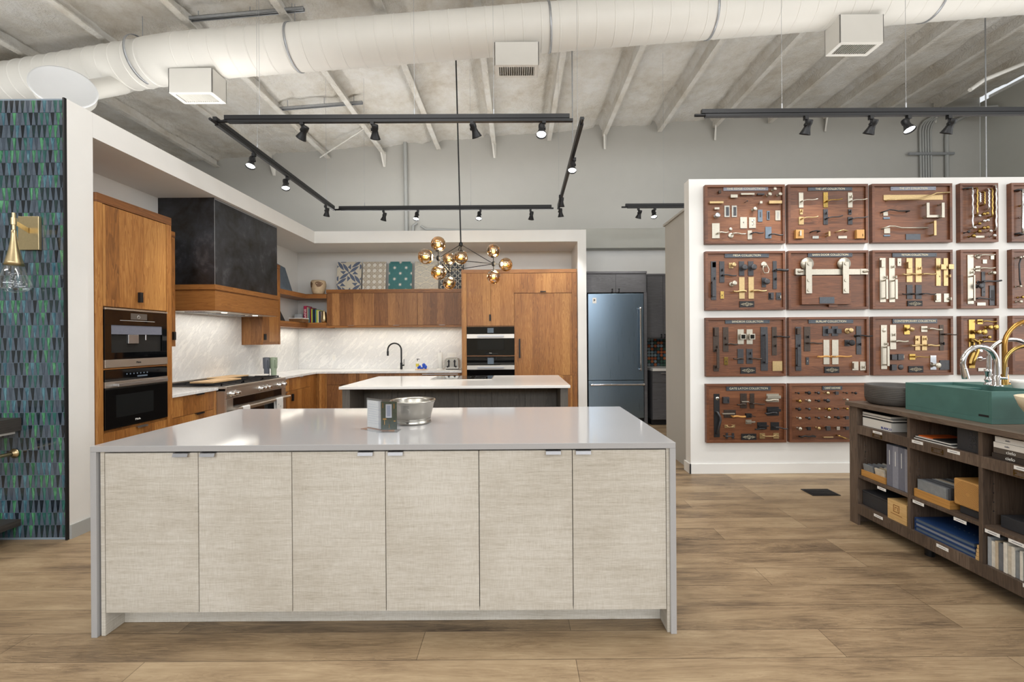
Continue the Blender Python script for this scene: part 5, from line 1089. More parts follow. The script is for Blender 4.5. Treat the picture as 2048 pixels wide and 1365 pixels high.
board(0, 0, *xr(0), ('THE EDGE COLLECTION', (450, 145), (1320, 212), .85), bl % ('the edge collection', 'top row leftmost'), [
 ('B', 228, 370, 415, 30, BB), ('B', 315, 600, 735, 32, NI), ('B', 273, 800, 1065, 18, NI), ('B', 275, 1125, 1260, 16, BZ), ('B', 437, 190, 460, 22, BR), ('B', 432, 1350, 1600, 30, BR),
 ('N', 1470, 168, 34, NI), ('N', 1370, 270, 38, NI), ('N', 1572, 268, 36, NI), ('N', 1082, 558, 40, NI), ('N', 350, 682, 52, 'satin_chrome'), ('O', 925, 410, 14, BZ), ('S', 1195, 435, 26, NI), ('B', 555, 285, 380, 22, NI),
 ('P', 475, 500, 580, 725, 'pewter'), ('f', 505, 530, 565, 700, BZ), ('P', 620, 500, 720, 725, 'pewter'), ('f', 650, 530, 708, 700, BZ), ('P', 785, 725, 918, 945, NI), ('h', 850, 825, IR), ('P', 955, 730, 1090, 940, NI), ('r', 1030, 800, 34, 'pewter'), ('r', 1030, 870, 24, 'pewter'),
 ('P', 1130, 580, 1220, 815, 'slate_blue'), ('f', 1165, 625, 1190, 730, BZ), ('P', 1305, 605, 1362, 780, 'slate_blue'), ('f', 1322, 625, 1350, 765, IR), ('P', 1470, 595, 1570, 790, NI), ('f', 1500, 625, 1540, 760, 'pewter'),
 ('P', 235, 845, 385, 1140, NI), ('l', 370, 1028, 555, 1020, 14, NI), ('R', 600, 958, 34, NI), ('R', 605, 1085, 55, NI), ('l', 665, 1040, 895, 1052, 12, NI), ('P', 930, 985, 1015, 1160, NI), ('l', 1035, 1032, 1240, 1030, 14, BZ), ('P', 1275, 915, 1395, 1140, 'slate_blue'), ('l', 1395, 1058, 1620, 1072, 14, BZ)], (1400, 360), title_mat='binder_light')
board(1, 0, *xr(1), ('THE LIFT COLLECTION', (438, 152), (1300, 212), .66), bl % ('the lift collection', 'second from left in the top row'), [
 ('P', 270, 248, 360, 540, NI), ('l', 360, 402, 640, 368, 10, NI), ('P', 750, 240, 840, 538, PB), ('l', 850, 402, 1120, 365, 11, PB), ('P', 1228, 245, 1318, 538, NI), ('t', 1310, 320, NI), ('l', 1325, 400, 1605, 365, 11, NI),
 ('P', 290, 572, 348, 675, BR), ('t', 340, 600, BR), ('P', 270, 722, 368, 870, BR), ('l', 362, 745, 645, 712, 11, BR), ('P', 750, 572, 838, 870, BZ), ('t', 820, 645, BZ), ('l', 845, 742, 1125, 695, 12, BZ), ('P', 1238, 572, 1300, 675, BZ), ('t', 1290, 610, BZ), ('P', 1228, 722, 1318, 870, BZ), ('l', 1320, 755, 1610, 715, 12, BZ),
 ('K', 215, 970, 368, 1140, 'mesh_tan'), ('g', 310, 985, 1090, 16, NI), ('V', [(540, 1005), (610, 990), (680, 1000)], 12, IR), ('G', 870, 1000, 1100, 18, BR), ('V', [(1035, 1005), (1140, 975), (1220, 992)], 12, BR), ('P', 540, 1092, 660, 1145, 'pewter'), ('P', 1040, 1092, 1210, 1142, NI), ('K', 1400, 970, 1550, 1140, 'mesh_tan'), ('p', 1470, 968, 1555, 1135, PB), ('t', 1510, 1080, PB)], (1570, 360))
board(2, 0, *xr(2), ('THE LIFT COLLECTION', (440, 140), (1320, 205), .62), bl % ('the lift collection with long pulls', 'third from left in the top row'), [
 ('P', 315, 292, 1470, 388, BR), ('V', [(420, 388), (760, 380), (1050, 365), (1240, 300), (1340, 255), (1600, 242)], 14, BR), ('P', 310, 620, 400, 700, NI), ('v', [(320, 620), (430, 580), (520, 590), (600, 608), (820, 605)], 12, IR), ('P', 325, 932, 442, 1042, NI), ('v', [(340, 935), (435, 902), (540, 905), (660, 935), (1180, 935)], 14, NI), ('P', 312, 725, 440, 762, 'slate_blue'), ('P', 320, 1068, 445, 1100, 'slate_blue'),
 ('G', 1185, 440, 735, 28, NI), ('G', 1480, 440, 735, 28, NI), ('B', 708, 1190, 1420, 26, NI), ('G', 1325, 790, 1085, 24, BR), ('P', 750, 1055, 1035, 1170, 'plate_metal')], (1735, 360), title_mat='binder_light')
board(0, 1, *xr(0), ('MESA COLLECTION', (475, 172), (1335, 246), .62), bl % ('mesa collection', 'second row leftmost'), [
 ('P', 215, 320, 320, 1075, BZ), ('p', 240, 335, 312, 440, BZ), ('t', 300, 650, BZ), ('g', 275, 700, 1010, 34, BZ), ('P', 380, 320, 478, 735, BZ), ('t', 445, 490, IR), ('l', 465, 585, 710, 598, 14, BZ),
 ('P', 565, 350, 650, 458, BR), ('n', 670, 385, 45, BR), ('P', 760, 320, 865, 600, BZ), ('n', 880, 435, 58, BZ), ('P', 938, 320, 1045, 600, BZ), ('n', 1058, 430, 58, BZ), ('R', 1250, 385, 60, NI), ('v', [(1240, 400), (1225, 480), (1250, 550), (1330, 545), (1345, 480), (1310, 400)], 10, NI),
 ('P', 1420, 315, 1500, 860, BZ), ('l', 1490, 490, 1720, 488, 24, BZ), ('t', 1490, 665, IR), ('R', 620, 770, 50, NI), ('n', 680, 745, 50, NI), ('P', 400, 905, 468, 1052, PB), ('h', 432, 980, IR), ('P', 762, 630, 872, 1052, BR), ('l', 900, 905, 650, 905, 18, BR), ('P', 945, 628, 1052, 1052, BR), ('l', 1045, 895, 1298, 895, 18, BR),
 ('P', 1205, 640, 1290, 825, BZ), ('n', 1315, 712, 58, BZ), ('P', 1340, 930, 1440, 1070, BZ), ('k', 1380, 945, 1440, 1045, BZ), ('P', 1485, 930, 1585, 1070, BZ), ('t', 1570, 1015, NI)], (1400, 490), logo=(765, 1100, 1050, 1220))
g = board(1, 1, *xr(1), ('BARN DOOR COLLECTION', (438, 160), (1302, 235), .8), bl % ('barn door collection with two rollers', 'second row, second from left'), [], (1570, 490))
def B11(zx, zy, dp): return W(1570 + zx / 9.75, 490 + zy / 9.75, YP - dp)
a = B11(225, 478, .025); b = B11(1620, 578, .025); MB().box(a.x, b.x, YP - .025, YP - .014, b.z, a.z).build('flat_track', 'nickel', g, .001)
a = B11(332, 605, .045); b = B11(1298, 1158, .045); dm = MB().box(a.x, b.x, YP - .040, YP - .002, b.z, a.z).build('sample_door', 'board_wood', g, .002)
a = B11(680, 1018, .05); b = B11(970, 1142, .05); MB().box(a.x, b.x, YP - .046, YP - .0405, b.z, a.z).build('emblem_plate', 'plate_metal', dm, .001)
a = B11(858, 1165, .03); b = B11(1028, 1215, .03); MB().box(a.x, b.x, YP - .03, YP - .001, b.z, a.z).build('floor_guide', 'board_wood', g, .001)
for cx_, sx_ in ((440, 408), (1162, 1130)):
    c = B11(cx_, 365, .03); r = 118 * .000532; w_ = MB().lathe([(0, 0), (r, 0), (r, .007), (r * .88, .009), (r * .88, .014), (r, .016), (r, .02), (0, .02)], (c.x, YP - .012, c.z), (0, -1, 0), 40).build('roller_wheel', 'nickel', g)
    a = B11(sx_, 330, .05); b = B11(sx_ + 120, 948, .05); s_ = MB().box(a.x, b.x, YP - .052, YP - .0412, b.z, a.z).build('hanger_strap', 'nickel', g, .002)
    for zy in (365, 688, 880): q = B11(sx_ + 65, zy, .055); MB().cyl((q.x, YP - .058, q.z), (q.x, YP - .05, q.z), .017, n=16).build('bolt', 'nickel', s_)
for x_ in (290, 1565):
    c = B11(x_, 515, .05); m = MB().box(c.x - .03, c.x + .025, YP - .03, YP - .002, c.z - .03, c.z + .03).cyl((c.x, YP - .03, c.z), (c.x + .03, YP - .06, c.z), .012, n=12); m.build('track_stop', 'nickel', g, .002)
board(2, 1, *xr(2), ('TETON COLLECTION', (475, 165), (1335, 235), .6), bl % ('teton collection with long nickel grips', 'second row, third from left'), [
 ('P', 240, 255, 360, 1118, NI), ('k', 275, 290, 345, 435, NI), ('g', 385, 665, 1060, 22, NI), ('t', 380, 630, NI), ('P', 420, 255, 538, 1118, NI), ('g', 570, 668, 1060, 24, NI), ('t', 565, 625, NI), ('t', 530, 425, NI), ('P', 585, 262, 660, 412, NI), ('h', 628, 340, IR),
 ('P', 762, 258, 880, 728, BR), ('k', 798, 330, 868, 455, BR), ('l', 935, 572, 690, 572, 18, BR), ('P', 938, 258, 1058, 728, BR), ('t', 1050, 455, BR), ('l', 1075, 570, 1340, 565, 18, BR), ('P', 768, 780, 880, 1055, BZ), ('l', 930, 955, 685, 958, 11, IR), ('P', 940, 780, 1058, 1055, BZ), ('l', 1095, 955, 1335, 957, 11, BZ),
 ('P', 1338, 258, 1430, 800, BR), ('s', 1490, 428, 52, BR), ('h', 1408, 612, IR), ('P', 1485, 258, 1575, 800, BR), ('s', 1640, 425, 50, BR), ('t', 1615, 605, BR), ('P', 1320, 950, 1435, 1115, NI), ('k', 1345, 975, 1420, 1080, NI), ('P', 1490, 950, 1605, 1115, NI), ('t', 1630, 1050, NI)], (1735, 490), logo=(768, 1092, 1058, 1210))
board(0, 2, *xr(0), ('SANDBOX COLLECTION', (485, 148), (1350, 216), .7), bl % ('sandbox collection', 'third row leftmost'), [
 ('P', 255, 290, 372, 770, BB), ('k', 283, 305, 360, 460, BB), ('t', 345, 675, BB), ('P', 262, 1035, 370, 1150, BB), ('g', 355, 715, 1095, 26, BB), ('P', 447, 290, 558, 768, BB), ('t', 508, 505, BB), ('l', 540, 622, 740, 622, 16, BB),
 ('P', 733, 332, 855, 622, NI), ('s', 845, 475, 55, NI), ('j', 845, 475, 38, 'black_glass'), ('P', 908, 332, 1027, 622, NI), ('s', 1022, 475, 55, NI), ('j', 1022, 475, 38, 'black_glass'), ('P', 732, 715, 852, 1003, BZ), ('l', 850, 905, 655, 905, 14, BB), ('P', 905, 715, 1027, 1003, BZ), ('t', 1000, 800, BZ), ('l', 1010, 908, 1208, 905, 14, BB),
 ('P', 1183, 285, 1325, 1140, BZ), ('g', 1300, 425, 1003, 26, BZ), ('P', 1403, 285, 1500, 838, BB), ('l', 1495, 475, 1750, 478, 14, IR), ('t', 1490, 655, BB), ('P', 1415, 955, 1608, 1145, BR), ('f', 1440, 980, 1585, 1120, BR), ('P', 472, 875, 548, 1030, PB), ('h', 508, 955, IR)], (1400, 625), logo=(785, 1072, 1080, 1195))
board(1, 2, *xr(1), ('BURLAP COLLECTION', (450, 145), (1320, 212), .67), bl % ('burlap collection with leather wrapped levers', 'third row, second from left'), [
 ('P', 205, 285, 320, 1140, BZ), ('k', 240, 312, 312, 430, BB), ('t', 300, 650, BZ), ('g', 280, 680, 1060, 34, BZ), ('P', 372, 280, 498, 760, BB), ('t', 465, 480, IR), ('l', 480, 602, 725, 602, 15, BB), ('P', 410, 878, 470, 1022, BZ), ('h', 438, 945, NI),
 ('P', 738, 275, 852, 462, BZ), ('k', 838, 322, 930, 412, BZ), ('P', 912, 275, 1035, 462, BZ), ('k', 1008, 322, 1105, 412, BZ), ('R', 1225, 365, 58, BR), ('n', 1300, 352, 48, BR), ('P', 1165, 535, 1265, 658, BZ), ('n', 1318, 595, 60, IR), ('P', 1390, 272, 1490, 822, BZ), ('l', 1445, 460, 1705, 460, 14, IR), ('t', 1480, 625, IR),
 ('P', 750, 537, 868, 1015, NI), ('l', 868, 865, 640, 862, 18, 'tray_wood'), ('P', 918, 537, 1045, 1015, NI), ('l', 985, 870, 1300, 855, 16, 'tray_wood'), ('P', 1312, 962, 1435, 1132, NI), ('k', 1345, 990, 1420, 1100, NI), ('P', 1465, 962, 1590, 1132, NI), ('t', 1560, 1075, NI)], (1570, 625), logo=(760, 1062, 1048, 1185))
board(2, 2, *xr(2), ('CONTEMPORARY COLLECTION', (478, 130), (1345, 215), .92), bl % ('contemporary collection', 'third row, third from left'), [
 ('P', 262, 248, 385, 1108, NI), ('r', 320, 345, 55, NI), ('t', 395, 620, NI), ('g', 410, 660, 1050, 24, NI), ('P', 440, 246, 562, 722, NI), ('t', 545, 440, NI), ('l', 545, 568, 790, 565, 20, NI), ('P', 716, 244, 828, 432, PB), ('o', 868, 330, 48, BR), ('P', 1048, 270, 1170, 382, NI), ('l', 1200, 318, 1450, 335, 18, NI),
 ('P', 930, 458, 1027, 742, BR), ('t', 990, 530, BR), ('l', 1070, 645, 850, 645, 20, BR), ('P', 1062, 458, 1162, 742, BR), ('t', 1155, 520, BR), ('l', 1165, 645, 1400, 645, 20, BR), ('P', 1408, 245, 1490, 745, BB), ('l', 1540, 428, 1755, 432, 11, BB), ('t', 1495, 610, IR),
 ('K', 478, 822, 582, 928, BZ), ('r', 535, 870, 38, IR), ('K', 600, 815, 712, 928, BZ), ('t', 705, 868, NI), ('K', 475, 1020, 575, 1132, BZ), ('R', 655, 1072, 52, BZ), ('P', 818, 812, 935, 928, PB), ('l', 950, 868, 1225, 870, 9, PB), ('P', 1225, 842, 1345, 1120, CH), ('n', 1395, 1035, 55, NI), ('P', 1412, 935, 1605, 1122, BZ)], (1735, 625), logo=(788, 1048, 1075, 1172))
board(0, 3, *xr(0), ('GATE LATCH COLLECTION', (505, 130), (1372, 208), .86), bl % ('gate latch collection', 'bottom row leftmost'), [
 ('P', 270, 275, 388, 1122, IR), ('r', 340, 365, 40, 'pewter'), ('V', [(345, 640), (385, 720), (400, 780), (385, 850), (340, 1050)], 24, BZ), ('K', 455, 340, 575, 462, BZ), ('t', 545, 410, NI), ('P', 787, 268, 915, 555, BB), ('B', 430, 820, 955, 10, NI), ('l', 895, 482, 725, 484, 13, BB), ('P', 975, 268, 1062, 560, BB), ('l', 1030, 470, 1262, 478, 12, BB),
 ('P', 1298, 275, 1540, 435, NI), ('b', 340, 1320, 1580, 28, NI), ('l', 1525, 400, 1275, 402, 16, NI), ('P', 1305, 530, 1540, 700, IR), ('b', 598, 1320, 1580, 26, IR), ('l', 1500, 648, 1270, 655, 13, BZ), ('P', 467, 590, 700, 740, BB), ('b', 665, 440, 680, 12, NI), ('l', 650, 720, 890, 718, 18, 'tray_wood'), ('K', 905, 662, 1012, 740, IR), ('L', 1000, 712, 1085, 714, 7, IR),
 ('P', 892, 782, 1005, 865, NI), ('b', 828, 920, 1080, 14, NI), ('P', 1118, 830, 1305, 965, IR), ('b', 905, 1150, 1345, 12, IR), ('l', 1260, 962, 1075, 965, 13, IR), ('P', 1380, 830, 1543, 980, IR), ('l', 1470, 930, 1710, 958, 12, BZ),
 ('P', 480, 880, 548, 940, BR), ('P', 615, 878, 682, 938, BR), ('V', [(525, 905), (560, 925), (625, 920), (650, 905)], 8, BR), ('P', 505, 1040, 548, 1150, BZ), ('P', 622, 1040, 668, 1150, BZ), ('V', [(500, 1105), (560, 1105), (665, 1100)], 12, BZ), ('P', 1165, 1045, 1268, 1150, BR), ('P', 1430, 1042, 1540, 1150, BR), ('V', [(1220, 1080), (1280, 1105), (1430, 1105), (1480, 1080), (1540, 1105)], 9, BR)], (1400, 760), logo=(800, 1052, 1092, 1178))
ki = [(265, 262, 22, IR), (470, 258, 36, IR), (655, 258, 30, BZ), (838, 262, 36, 'brass'), (1020, 262, 32, BZ), (1205, 258, 22, BB), (1380, 262, 26, IR),
 (292, 420, 36, PB), (472, 412, 36, NI), (658, 412, 28, IR), (838, 408, 40, BZ), (1215, 390, 26, NI), (280, 575, 36, IR), (475, 572, 28, BZ), (668, 572, 26, BR), (862, 578, 40, PB), (1035, 568, 20, BZ), (1215, 568, 28, PB), (292, 755, 32, NI), (472, 752, 32, BZ), (660, 748, 26, BZ), (855, 740, 34, 'pewter'), (1040, 742, 32, IR), (1218, 745, 32, BZ),
 (298, 958, 36, NI), (475, 955, 32, IR), (665, 950, 32, BR), (850, 950, 42, BZ), (1040, 950, 34, 'pewter'), (1220, 950, 32, BZ)]
sq = {(1020, 262), (475, 955), (1040, 950), (850, 950), (1220, 950), (1218, 745)}
board(1, 3, *xr(1), ('CABINET HARDWARE', (720, 125), (1105, 195), .8), bl % ('cabinet hardware with rows of small knobs', 'bottom row, second from left'), [(('S' if (a, b) in sq else 'O'), a, b, r, mt) for a, b, r, mt in ki] + [('V', [(325, 1120), (390, 1095), (460, 1110), (520, 1100), (590, 1110)], 16, IR), ('B', 1122, 755, 945, 10, BR), ('V', [(1055, 1095), (1160, 1135), (1225, 1155)], 12, PB)], (1570, 760))
# narrow boards at the right; their own measured frame
def nb(row, c, label, items, org, sc): 
    it2 = []
    for it in items:
        q = [it[0]] + [v for v in it[1:]]; it2.append(tuple(q))
    return board(c, row, *xr(c), None, label, it2, org)
def cv(x, y): return ((1900 + x / 5.054 - 1735) * 9.75, (350 + y / 5.054 - 360) * 9.75)
def cw(x, y): return ((1900 + x / 5.054 - 1735) * 9.75, (600 + y / 5.054 - 360) * 9.75)
def tr(f, items):
    out = []
    for it in items:
        k = it[0].upper()
        if k in 'PKF': a = f(it[1], it[2]); b = f(it[3], it[4]); out.append((it[0], a[0], a[1], b[0], b[1], it[5]))
        elif k in 'RNSO': a = f(it[1], it[2]); out.append((it[0], a[0], a[1], it[3] * 1.93, it[4]))
        elif k in 'TH': a = f(it[1], it[2]); out.append((it[0], a[0], a[1], it[3]))
        elif k == 'L': a = f(it[1], it[2]); b = f(it[3], it[4]); out.append((it[0], a[0], a[1], b[0], b[1], it[5] * 1.93, it[6]))
        elif k == 'G': a = f(it[1], it[2]); b = f(it[1], it[3]); out.append((it[0], a[0], a[1], b[1], it[4] * 1.93, it[5]))
        elif k == 'B': a = f(it[2], it[1]); b = f(it[3], it[1]); out.append((it[0], a[1], a[0], b[0], it[4] * 1.93, it[5]))
        elif k == 'V': out.append((it[0], [f(*p) for p in it[1]], it[2] * 1.93, it[3]))
    return out
cr = []
for x, y0, y1, mt in ((228, 130, 540, CH), (275, 130, 400, PB), (305, 180, 280, CH), (350, 170, 300, PB), (392, 140, 340, CH), (428, 140, 420, PB), (465, 105, 555, CH)):
    n = 10; cr.append(('V', [(x + (3 if i % 2 else -3), y0 + (y1 - y0) * i / n) for i in range(n + 1)], 8, mt))
for x, y, r, mt in ((300, 412, 15, CH), (345, 395, 18, PB), (378, 388, 18, PB), (300, 492, 16, PB), (348, 465, 18, CH), (382, 458, 18, CH), (250, 532, 18, CH), (345, 535, 18, PB), (382, 530, 18, PB), (300, 570, 18, PB), (412, 567, 18, CH), (240, 615, 20, PB), (450, 612, 18, CH), (190, 575, 14, BZ)): cr.append(('O', x, y, r, mt))
cr += [('V', [(155, 135), (190, 130), (215, 125)], 8, BZ), ('P', 262, 615, 350, 635, NI)]
board(3, 0, *xr(3), None, 'narrow walnut board with twisted chrome and brass crystal pulls in the top row', tr(cv, cr), (1735, 360))
board(3, 1, *xr(3), None, 'narrow walnut board of nickel and bronze levers in the second row', tr(cv, [
 ('P', 177, 808, 242, 1305, NI), ('g', 250, 1010, 1275, 8, NI), ('t', 240, 985, NI), ('R', 285, 825, 26, NI), ('l', 310, 812, 455, 805, 7, NI), ('P', 412, 815, 450, 855, NI), ('P', 332, 855, 375, 897, NI), ('P', 258, 922, 308, 975, NI), ('l', 305, 945, 455, 938, 7, NI), ('R', 425, 990, 18, NI), ('n', 455, 988, 18, NI),
 ('P', 320, 980, 358, 1228, BZ), ('l', 335, 1080, 520, 1068, 9, BZ), ('n', 325, 1120, 28, BZ), ('h', 345, 1180, IR), ('P', 400, 1118, 455, 1320, BZ), ('f', 415, 1165, 445, 1275, IR), ('L', 275, 1250, 438, 1250, 8, BZ), ('P', 275, 1290, 362, 1322, NI)]), (1735, 360))
board(3, 2, *xr(3), None, 'narrow walnut board of polished brass door hardware in the third row', tr(cw, [
 ('P', 190, 200, 255, 692, PB), ('v', [(240, 400), (290, 430), (285, 520), (250, 600), (235, 655)], 14, PB), ('P', 277, 198, 332, 247, PB), ('l', 335, 218, 475, 218, 6, PB), ('N', 420, 277, 24, PB), ('N', 476, 275, 28, PB), ('N', 305, 325, 24, PB), ('N', 358, 325, 30, PB), ('N', 408, 378, 18, PB), ('R', 310, 420, 24, PB), ('l', 330, 425, 480, 418, 9, PB), ('N', 318, 518, 20, CH), ('R', 310, 595, 26, CH), ('l', 330, 598, 440, 598, 6, CH), ('P', 285, 690, 365, 722, 'pewter')]), (1735, 360))
e0 = [('V', [(735 - 0, 150 + i * 55) for i in range(9)], 12, CH), ('V', [(690, 150), (720, 148)], 10, BZ), ('V', [(700, 590), (740, 600)], 10, BZ), ('O', 760, 300, 18, PB), ('O', 760, 420, 18, CH)]
board(4, 0, *xr(4), None, 'narrow walnut board cut by the photo edge in the top row', tr(cv, e0), (1735, 360))
board(4, 1, *xr(4), None, 'narrow walnut board cut by the photo edge in the second row', tr(cv, [('V', [(720, 832), (700, 900), (705, 1060), (715, 1125)], 7, BZ), ('N', 722, 832, 12, NI), ('N', 722, 1125, 12, NI), ('N', 745, 1235, 14, PB), ('N', 725, 1280, 16, NI), ('B', 825, 740, 900, 8, NI)]), (1735, 360))
board(4, 2, *xr(4), None, 'narrow walnut board cut by the photo edge behind the gold faucets', tr(cw, [('N', 715, 250, 20, BR), ('L', 740, 245, 860, 240, 9, BR), ('N', 780, 420, 22, PB), ('P', 800, 200, 850, 600, NI)]), (1735, 360))
# ================================================================ sample shelving unit at right (open face towards -X)
UX = 2.555; UX1 = 3.72; UY0, UY1 = 1.53, 3.388
U = thing('sample_shelving_unit', (3.13, 2.46, 0), 'dark brown wooden shelving unit with open cubbies of samples at right', 'shelf unit')
MB().prism([(UX - .025, UY0 - .03, .889), (UX1 + .02, UY0 - .03, .889), (UX1 + .02, UY1 + .01, .889), (UX - .025, UY1 + .01, .889)], (0, 0, .031)).build('countertop', 'unit_top', U, .0015)
divs = [(3.31, 3.388), (2.868, 2.888), (2.42, 2.4425), (1.975, 1.995), (1.53, 1.55)]
m = MB().box(UX + .0205, UX1, 3.372, 3.388, 0.0, .888); m.box(UX, UX + .02, 3.31, 3.388, 0.0, .888); m.box(UX + .0205, UX + .45, 3.312, 3.33, .16, .888); m.build('end_panel', 'unit_wood', U, .001)
for a, b in divs[1:]: MB().box(UX + .001, UX + .45, a, b, .16, .888).build('divider', 'unit_wood', U, .001)
MB().box(UX + .45, UX + .465, UY0, 3.37, .16, .888).build('back_panel', 'unit_wood', U)
MB().box(UX + .70, UX1 - .01, UY0, 3.37, .16, .888).build('rear_cabinet', 'unit_wood', U)
MB().box(UX - .001, UX + .02, UY0, 3.31, .688, .752).build('wide_rail', 'unit_wood', U, .001)
MB().box(UX + .02, UX + .449, UY0, 3.309, .733, .751).build('shelf', 'unit_wood', U)
MB().box(UX - .001, UX + .02, UY0, 3.31, .086, .16).build('bottom_rail', 'unit_wood', U, .001)
MB().box(UX + .02, UX1 - .01, UY0, 3.309, .141, .1595).build('bottom_board', 'unit_wood', U)
for a, b in zip(divs[:-1], divs[1:]): MB().box(UX + .004, UX + .449, b[1], a[0], .357, .377).build('shelf', 'unit_wood', U, .001)
for y in (2.84, 2.02): MB().cyl((UX + .1, y, 0), (UX + .1, y, .14), .025, n=14).build('foot', 'black_metal', U)
m = MB()
for a, b in zip(divs[:-1], divs[1:]):
    for z in (.45, .50, .55, .60, .25): m.cyl((UX + .06, a[0] - .0003, z), (UX + .06, a[0] + .002, z), .004, n=8)
m.build('shelf_pins', 'satin_chrome', U)
LAB = 0
def stag(px0, py0, px1, py1, X=UX - .001, hgt=.019):
    global LAB
    a = WX(px0, py0, X); b = WX(px1, py1, X); zc = (a.z + b.z) / 2
    o = MB().box(X - .0012, X - .0002, b.y, a.y, zc - hgt / 2, zc + hgt / 2).build('paper_label', 'label_white', U)
    m = MB(); L = a.y - b.y; m.box(X - .0015, X - .0012, b.y + L * .2, a.y - L * .2, zc - .0015, zc + .0015); m.build('printed_line', 'binder_grey', o)
for t_ in ((1746, 863.5, 1764, 869), (1824, 883, 1846, 887.5), (1895, 902, 1920, 907), (2028, 935, 2056, 941)): stag(*t_)
for t_ in ((1754.8, 975.5, 1772, 981), (1825.6, 1003.5, 1848, 1010), (1907.5, 1038.5, 1933, 1046), (1970, 1063, 2000, 1071), (2017, 1083, 2052, 1092)): stag(*t_, X=UX + .003)
for t_ in ((1748, 1031, 1765.6, 1037), (1873, 1092, 1897, 1100), (2046, 1170, 2060, 1178)): stag(*t_)
for px0, py0, px1, py1 in ((1746, 870, 1764, 874), (1864, 900, 1887, 905), (2028, 946, 2056, 953)):
    a = WX(px0, py0, UX); b = WX(px1, py1, UX); zc = (a.z + b.z) / 2; X = UX - .001; m = MB(); h = .014
    m.box(X - .003, X, b.y, a.y, zc + h - .002, zc + h).box(X - .003, X, b.y, a.y, zc - h, zc - h + .002).box(X - .003, X, b.y, b.y + .003, zc - h, zc + h).box(X - .003, X, a.y - .003, a.y, zc - h, zc + h)
    for y in (a.y - .01, b.y + .01): m.cyl((X, y, zc), (X - .005, y, zc), .0035, n=8)
    m.build('brass_label_holder', 'polished_brass', U)
def item(name, mat, x0, x1, y0, y1, z0, z1, label, cat, group=None, bev=.001):
    return tag(MB().box(x0, x1, y0, y1, z0, z1).build(name, mat, None, bev), label, cat, group)
F_ = (0, -1, 0); UP = (0, 0, 1)
zs = .7525
g = thing('catalogue_box', (2.72, 3.19, zs), 'pale grey boxed catalogue with blue BLANCO lettering at the bottom of the pile', 'box')
MB().box(2.585, 2.86, 3.045, 3.295, zs, zs + .062).build('box', 'porcelain', g, .001); text('BLANCO', .022, (2.584, 3.085, zs + .016), F_, UP, 'blue_text', g)
item('binder', 'black_paper', 2.59, 2.86, 3.04, 3.29, zs + .063, zs + .071, 'thin black binder lying on the BLANCO box', 'binder')
item('binder', 'porcelain', 2.588, 2.86, 3.035, 3.30, zs + .072, zs + .083, 'thin white binder in the upper left cubby pile', 'binder')
g = thing('binder', (2.7, 3.17, zs + .084), 'white and black binder topmost in the upper left cubby', 'binder')
MB().box(2.584, 2.86, 3.05, 3.30, zs + .084, zs + .087).build('cover', 'black_paper', g); MB().box(2.588, 2.858, 3.052, 3.298, zs + .087, zs + .104).build('pages', 'porcelain', g); MB().box(2.584, 2.86, 3.05, 3.30, zs + .104, zs + .107).build('cover', 'black_paper', g)
mz = [(2.60, 2.84, 2.865, zs, zs + .006, 'porcelain', 'white magazine at the bottom of the pile in the second cubby'), (2.60, 2.70, 2.86, zs + .006, zs + .011, 'black_paper', 'black magazine in the second cubby pile'), (2.61, 2.62, 2.85, zs + .011, zs + .016, 'porcelain', 'white magazine on the black one in the second cubby')]
item('magazine', 'porcelain', 2.575, 2.84, 2.60, 2.86, zs, zs + .006, 'white magazine at the bottom of the pile in the second cubby', 'magazine', 'magazines in the second cubby')
item('magazine', 'black_paper', 2.578, 2.82, 2.61, 2.85, zs + .0065, zs + .012, 'black magazine second from the bottom in the second cubby', 'magazine', 'magazines in the second cubby')
item('magazine', 'porcelain', 2.58, 2.83, 2.62, 2.855, zs + .0125, zs + .018, 'white magazine under the orange one in the second cubby', 'magazine', 'magazines in the second cubby')
item('magazine', 'orange', 2.60, 2.80, 2.75, 2.855, zs + .0185, zs + .024, 'orange covered magazine on the pile in the second cubby', 'magazine', 'magazines in the second cubby')
item('magazine', 'black_paper', 2.59, 2.80, 2.64, 2.745, zs + .0185, zs + .025, 'black topped magazine beside the orange one', 'magazine', 'magazines in the second cubby')
g = thing('sample_case', (2.70, 2.52, zs), 'upright charcoal case with faint lettering in the second cubby', 'box')
MB().box(2.582, 2.84, 2.46, 2.585, zs, .885).build('case', 'charcoal_box', g, .001); text('SAMPLE\nBOX', .022, (2.5815, 2.495, zs + .07), (0, 0, 1), (0, 1, 0), 'plate_metal', g, wmax=.10)
for i, (mt, tm, tx, nm) in enumerate((('espresso_box', 'paper', 'cielo', 'dark brown'), ('taupe_box', 'paper', 'cielo', 'taupe'), ('porcelain', 'binder_grey', 'cielo', 'lower white'), ('label_white', 'binder_grey', 'cielo', 'upper white'))):
    z0 = zs + i * .0305; g = thing('product_box', (2.7, 2.2, z0), '%s flat box marked cielo in the third cubby stack' % nm, 'box', 'stacked flat boxes in the third cubby')
    MB().box(2.575 + .004 * (i % 2), 2.85, 2.03, 2.39 - .004 * i, z0 + .0003, z0 + .0295).build('box', mt, g, .001); text(tx, .024 if i < 2 else .012, (2.5735 + .004 * (i % 2), 2.315 - .015 * (i < 2), z0 + .015), F_, UP, tm, g)
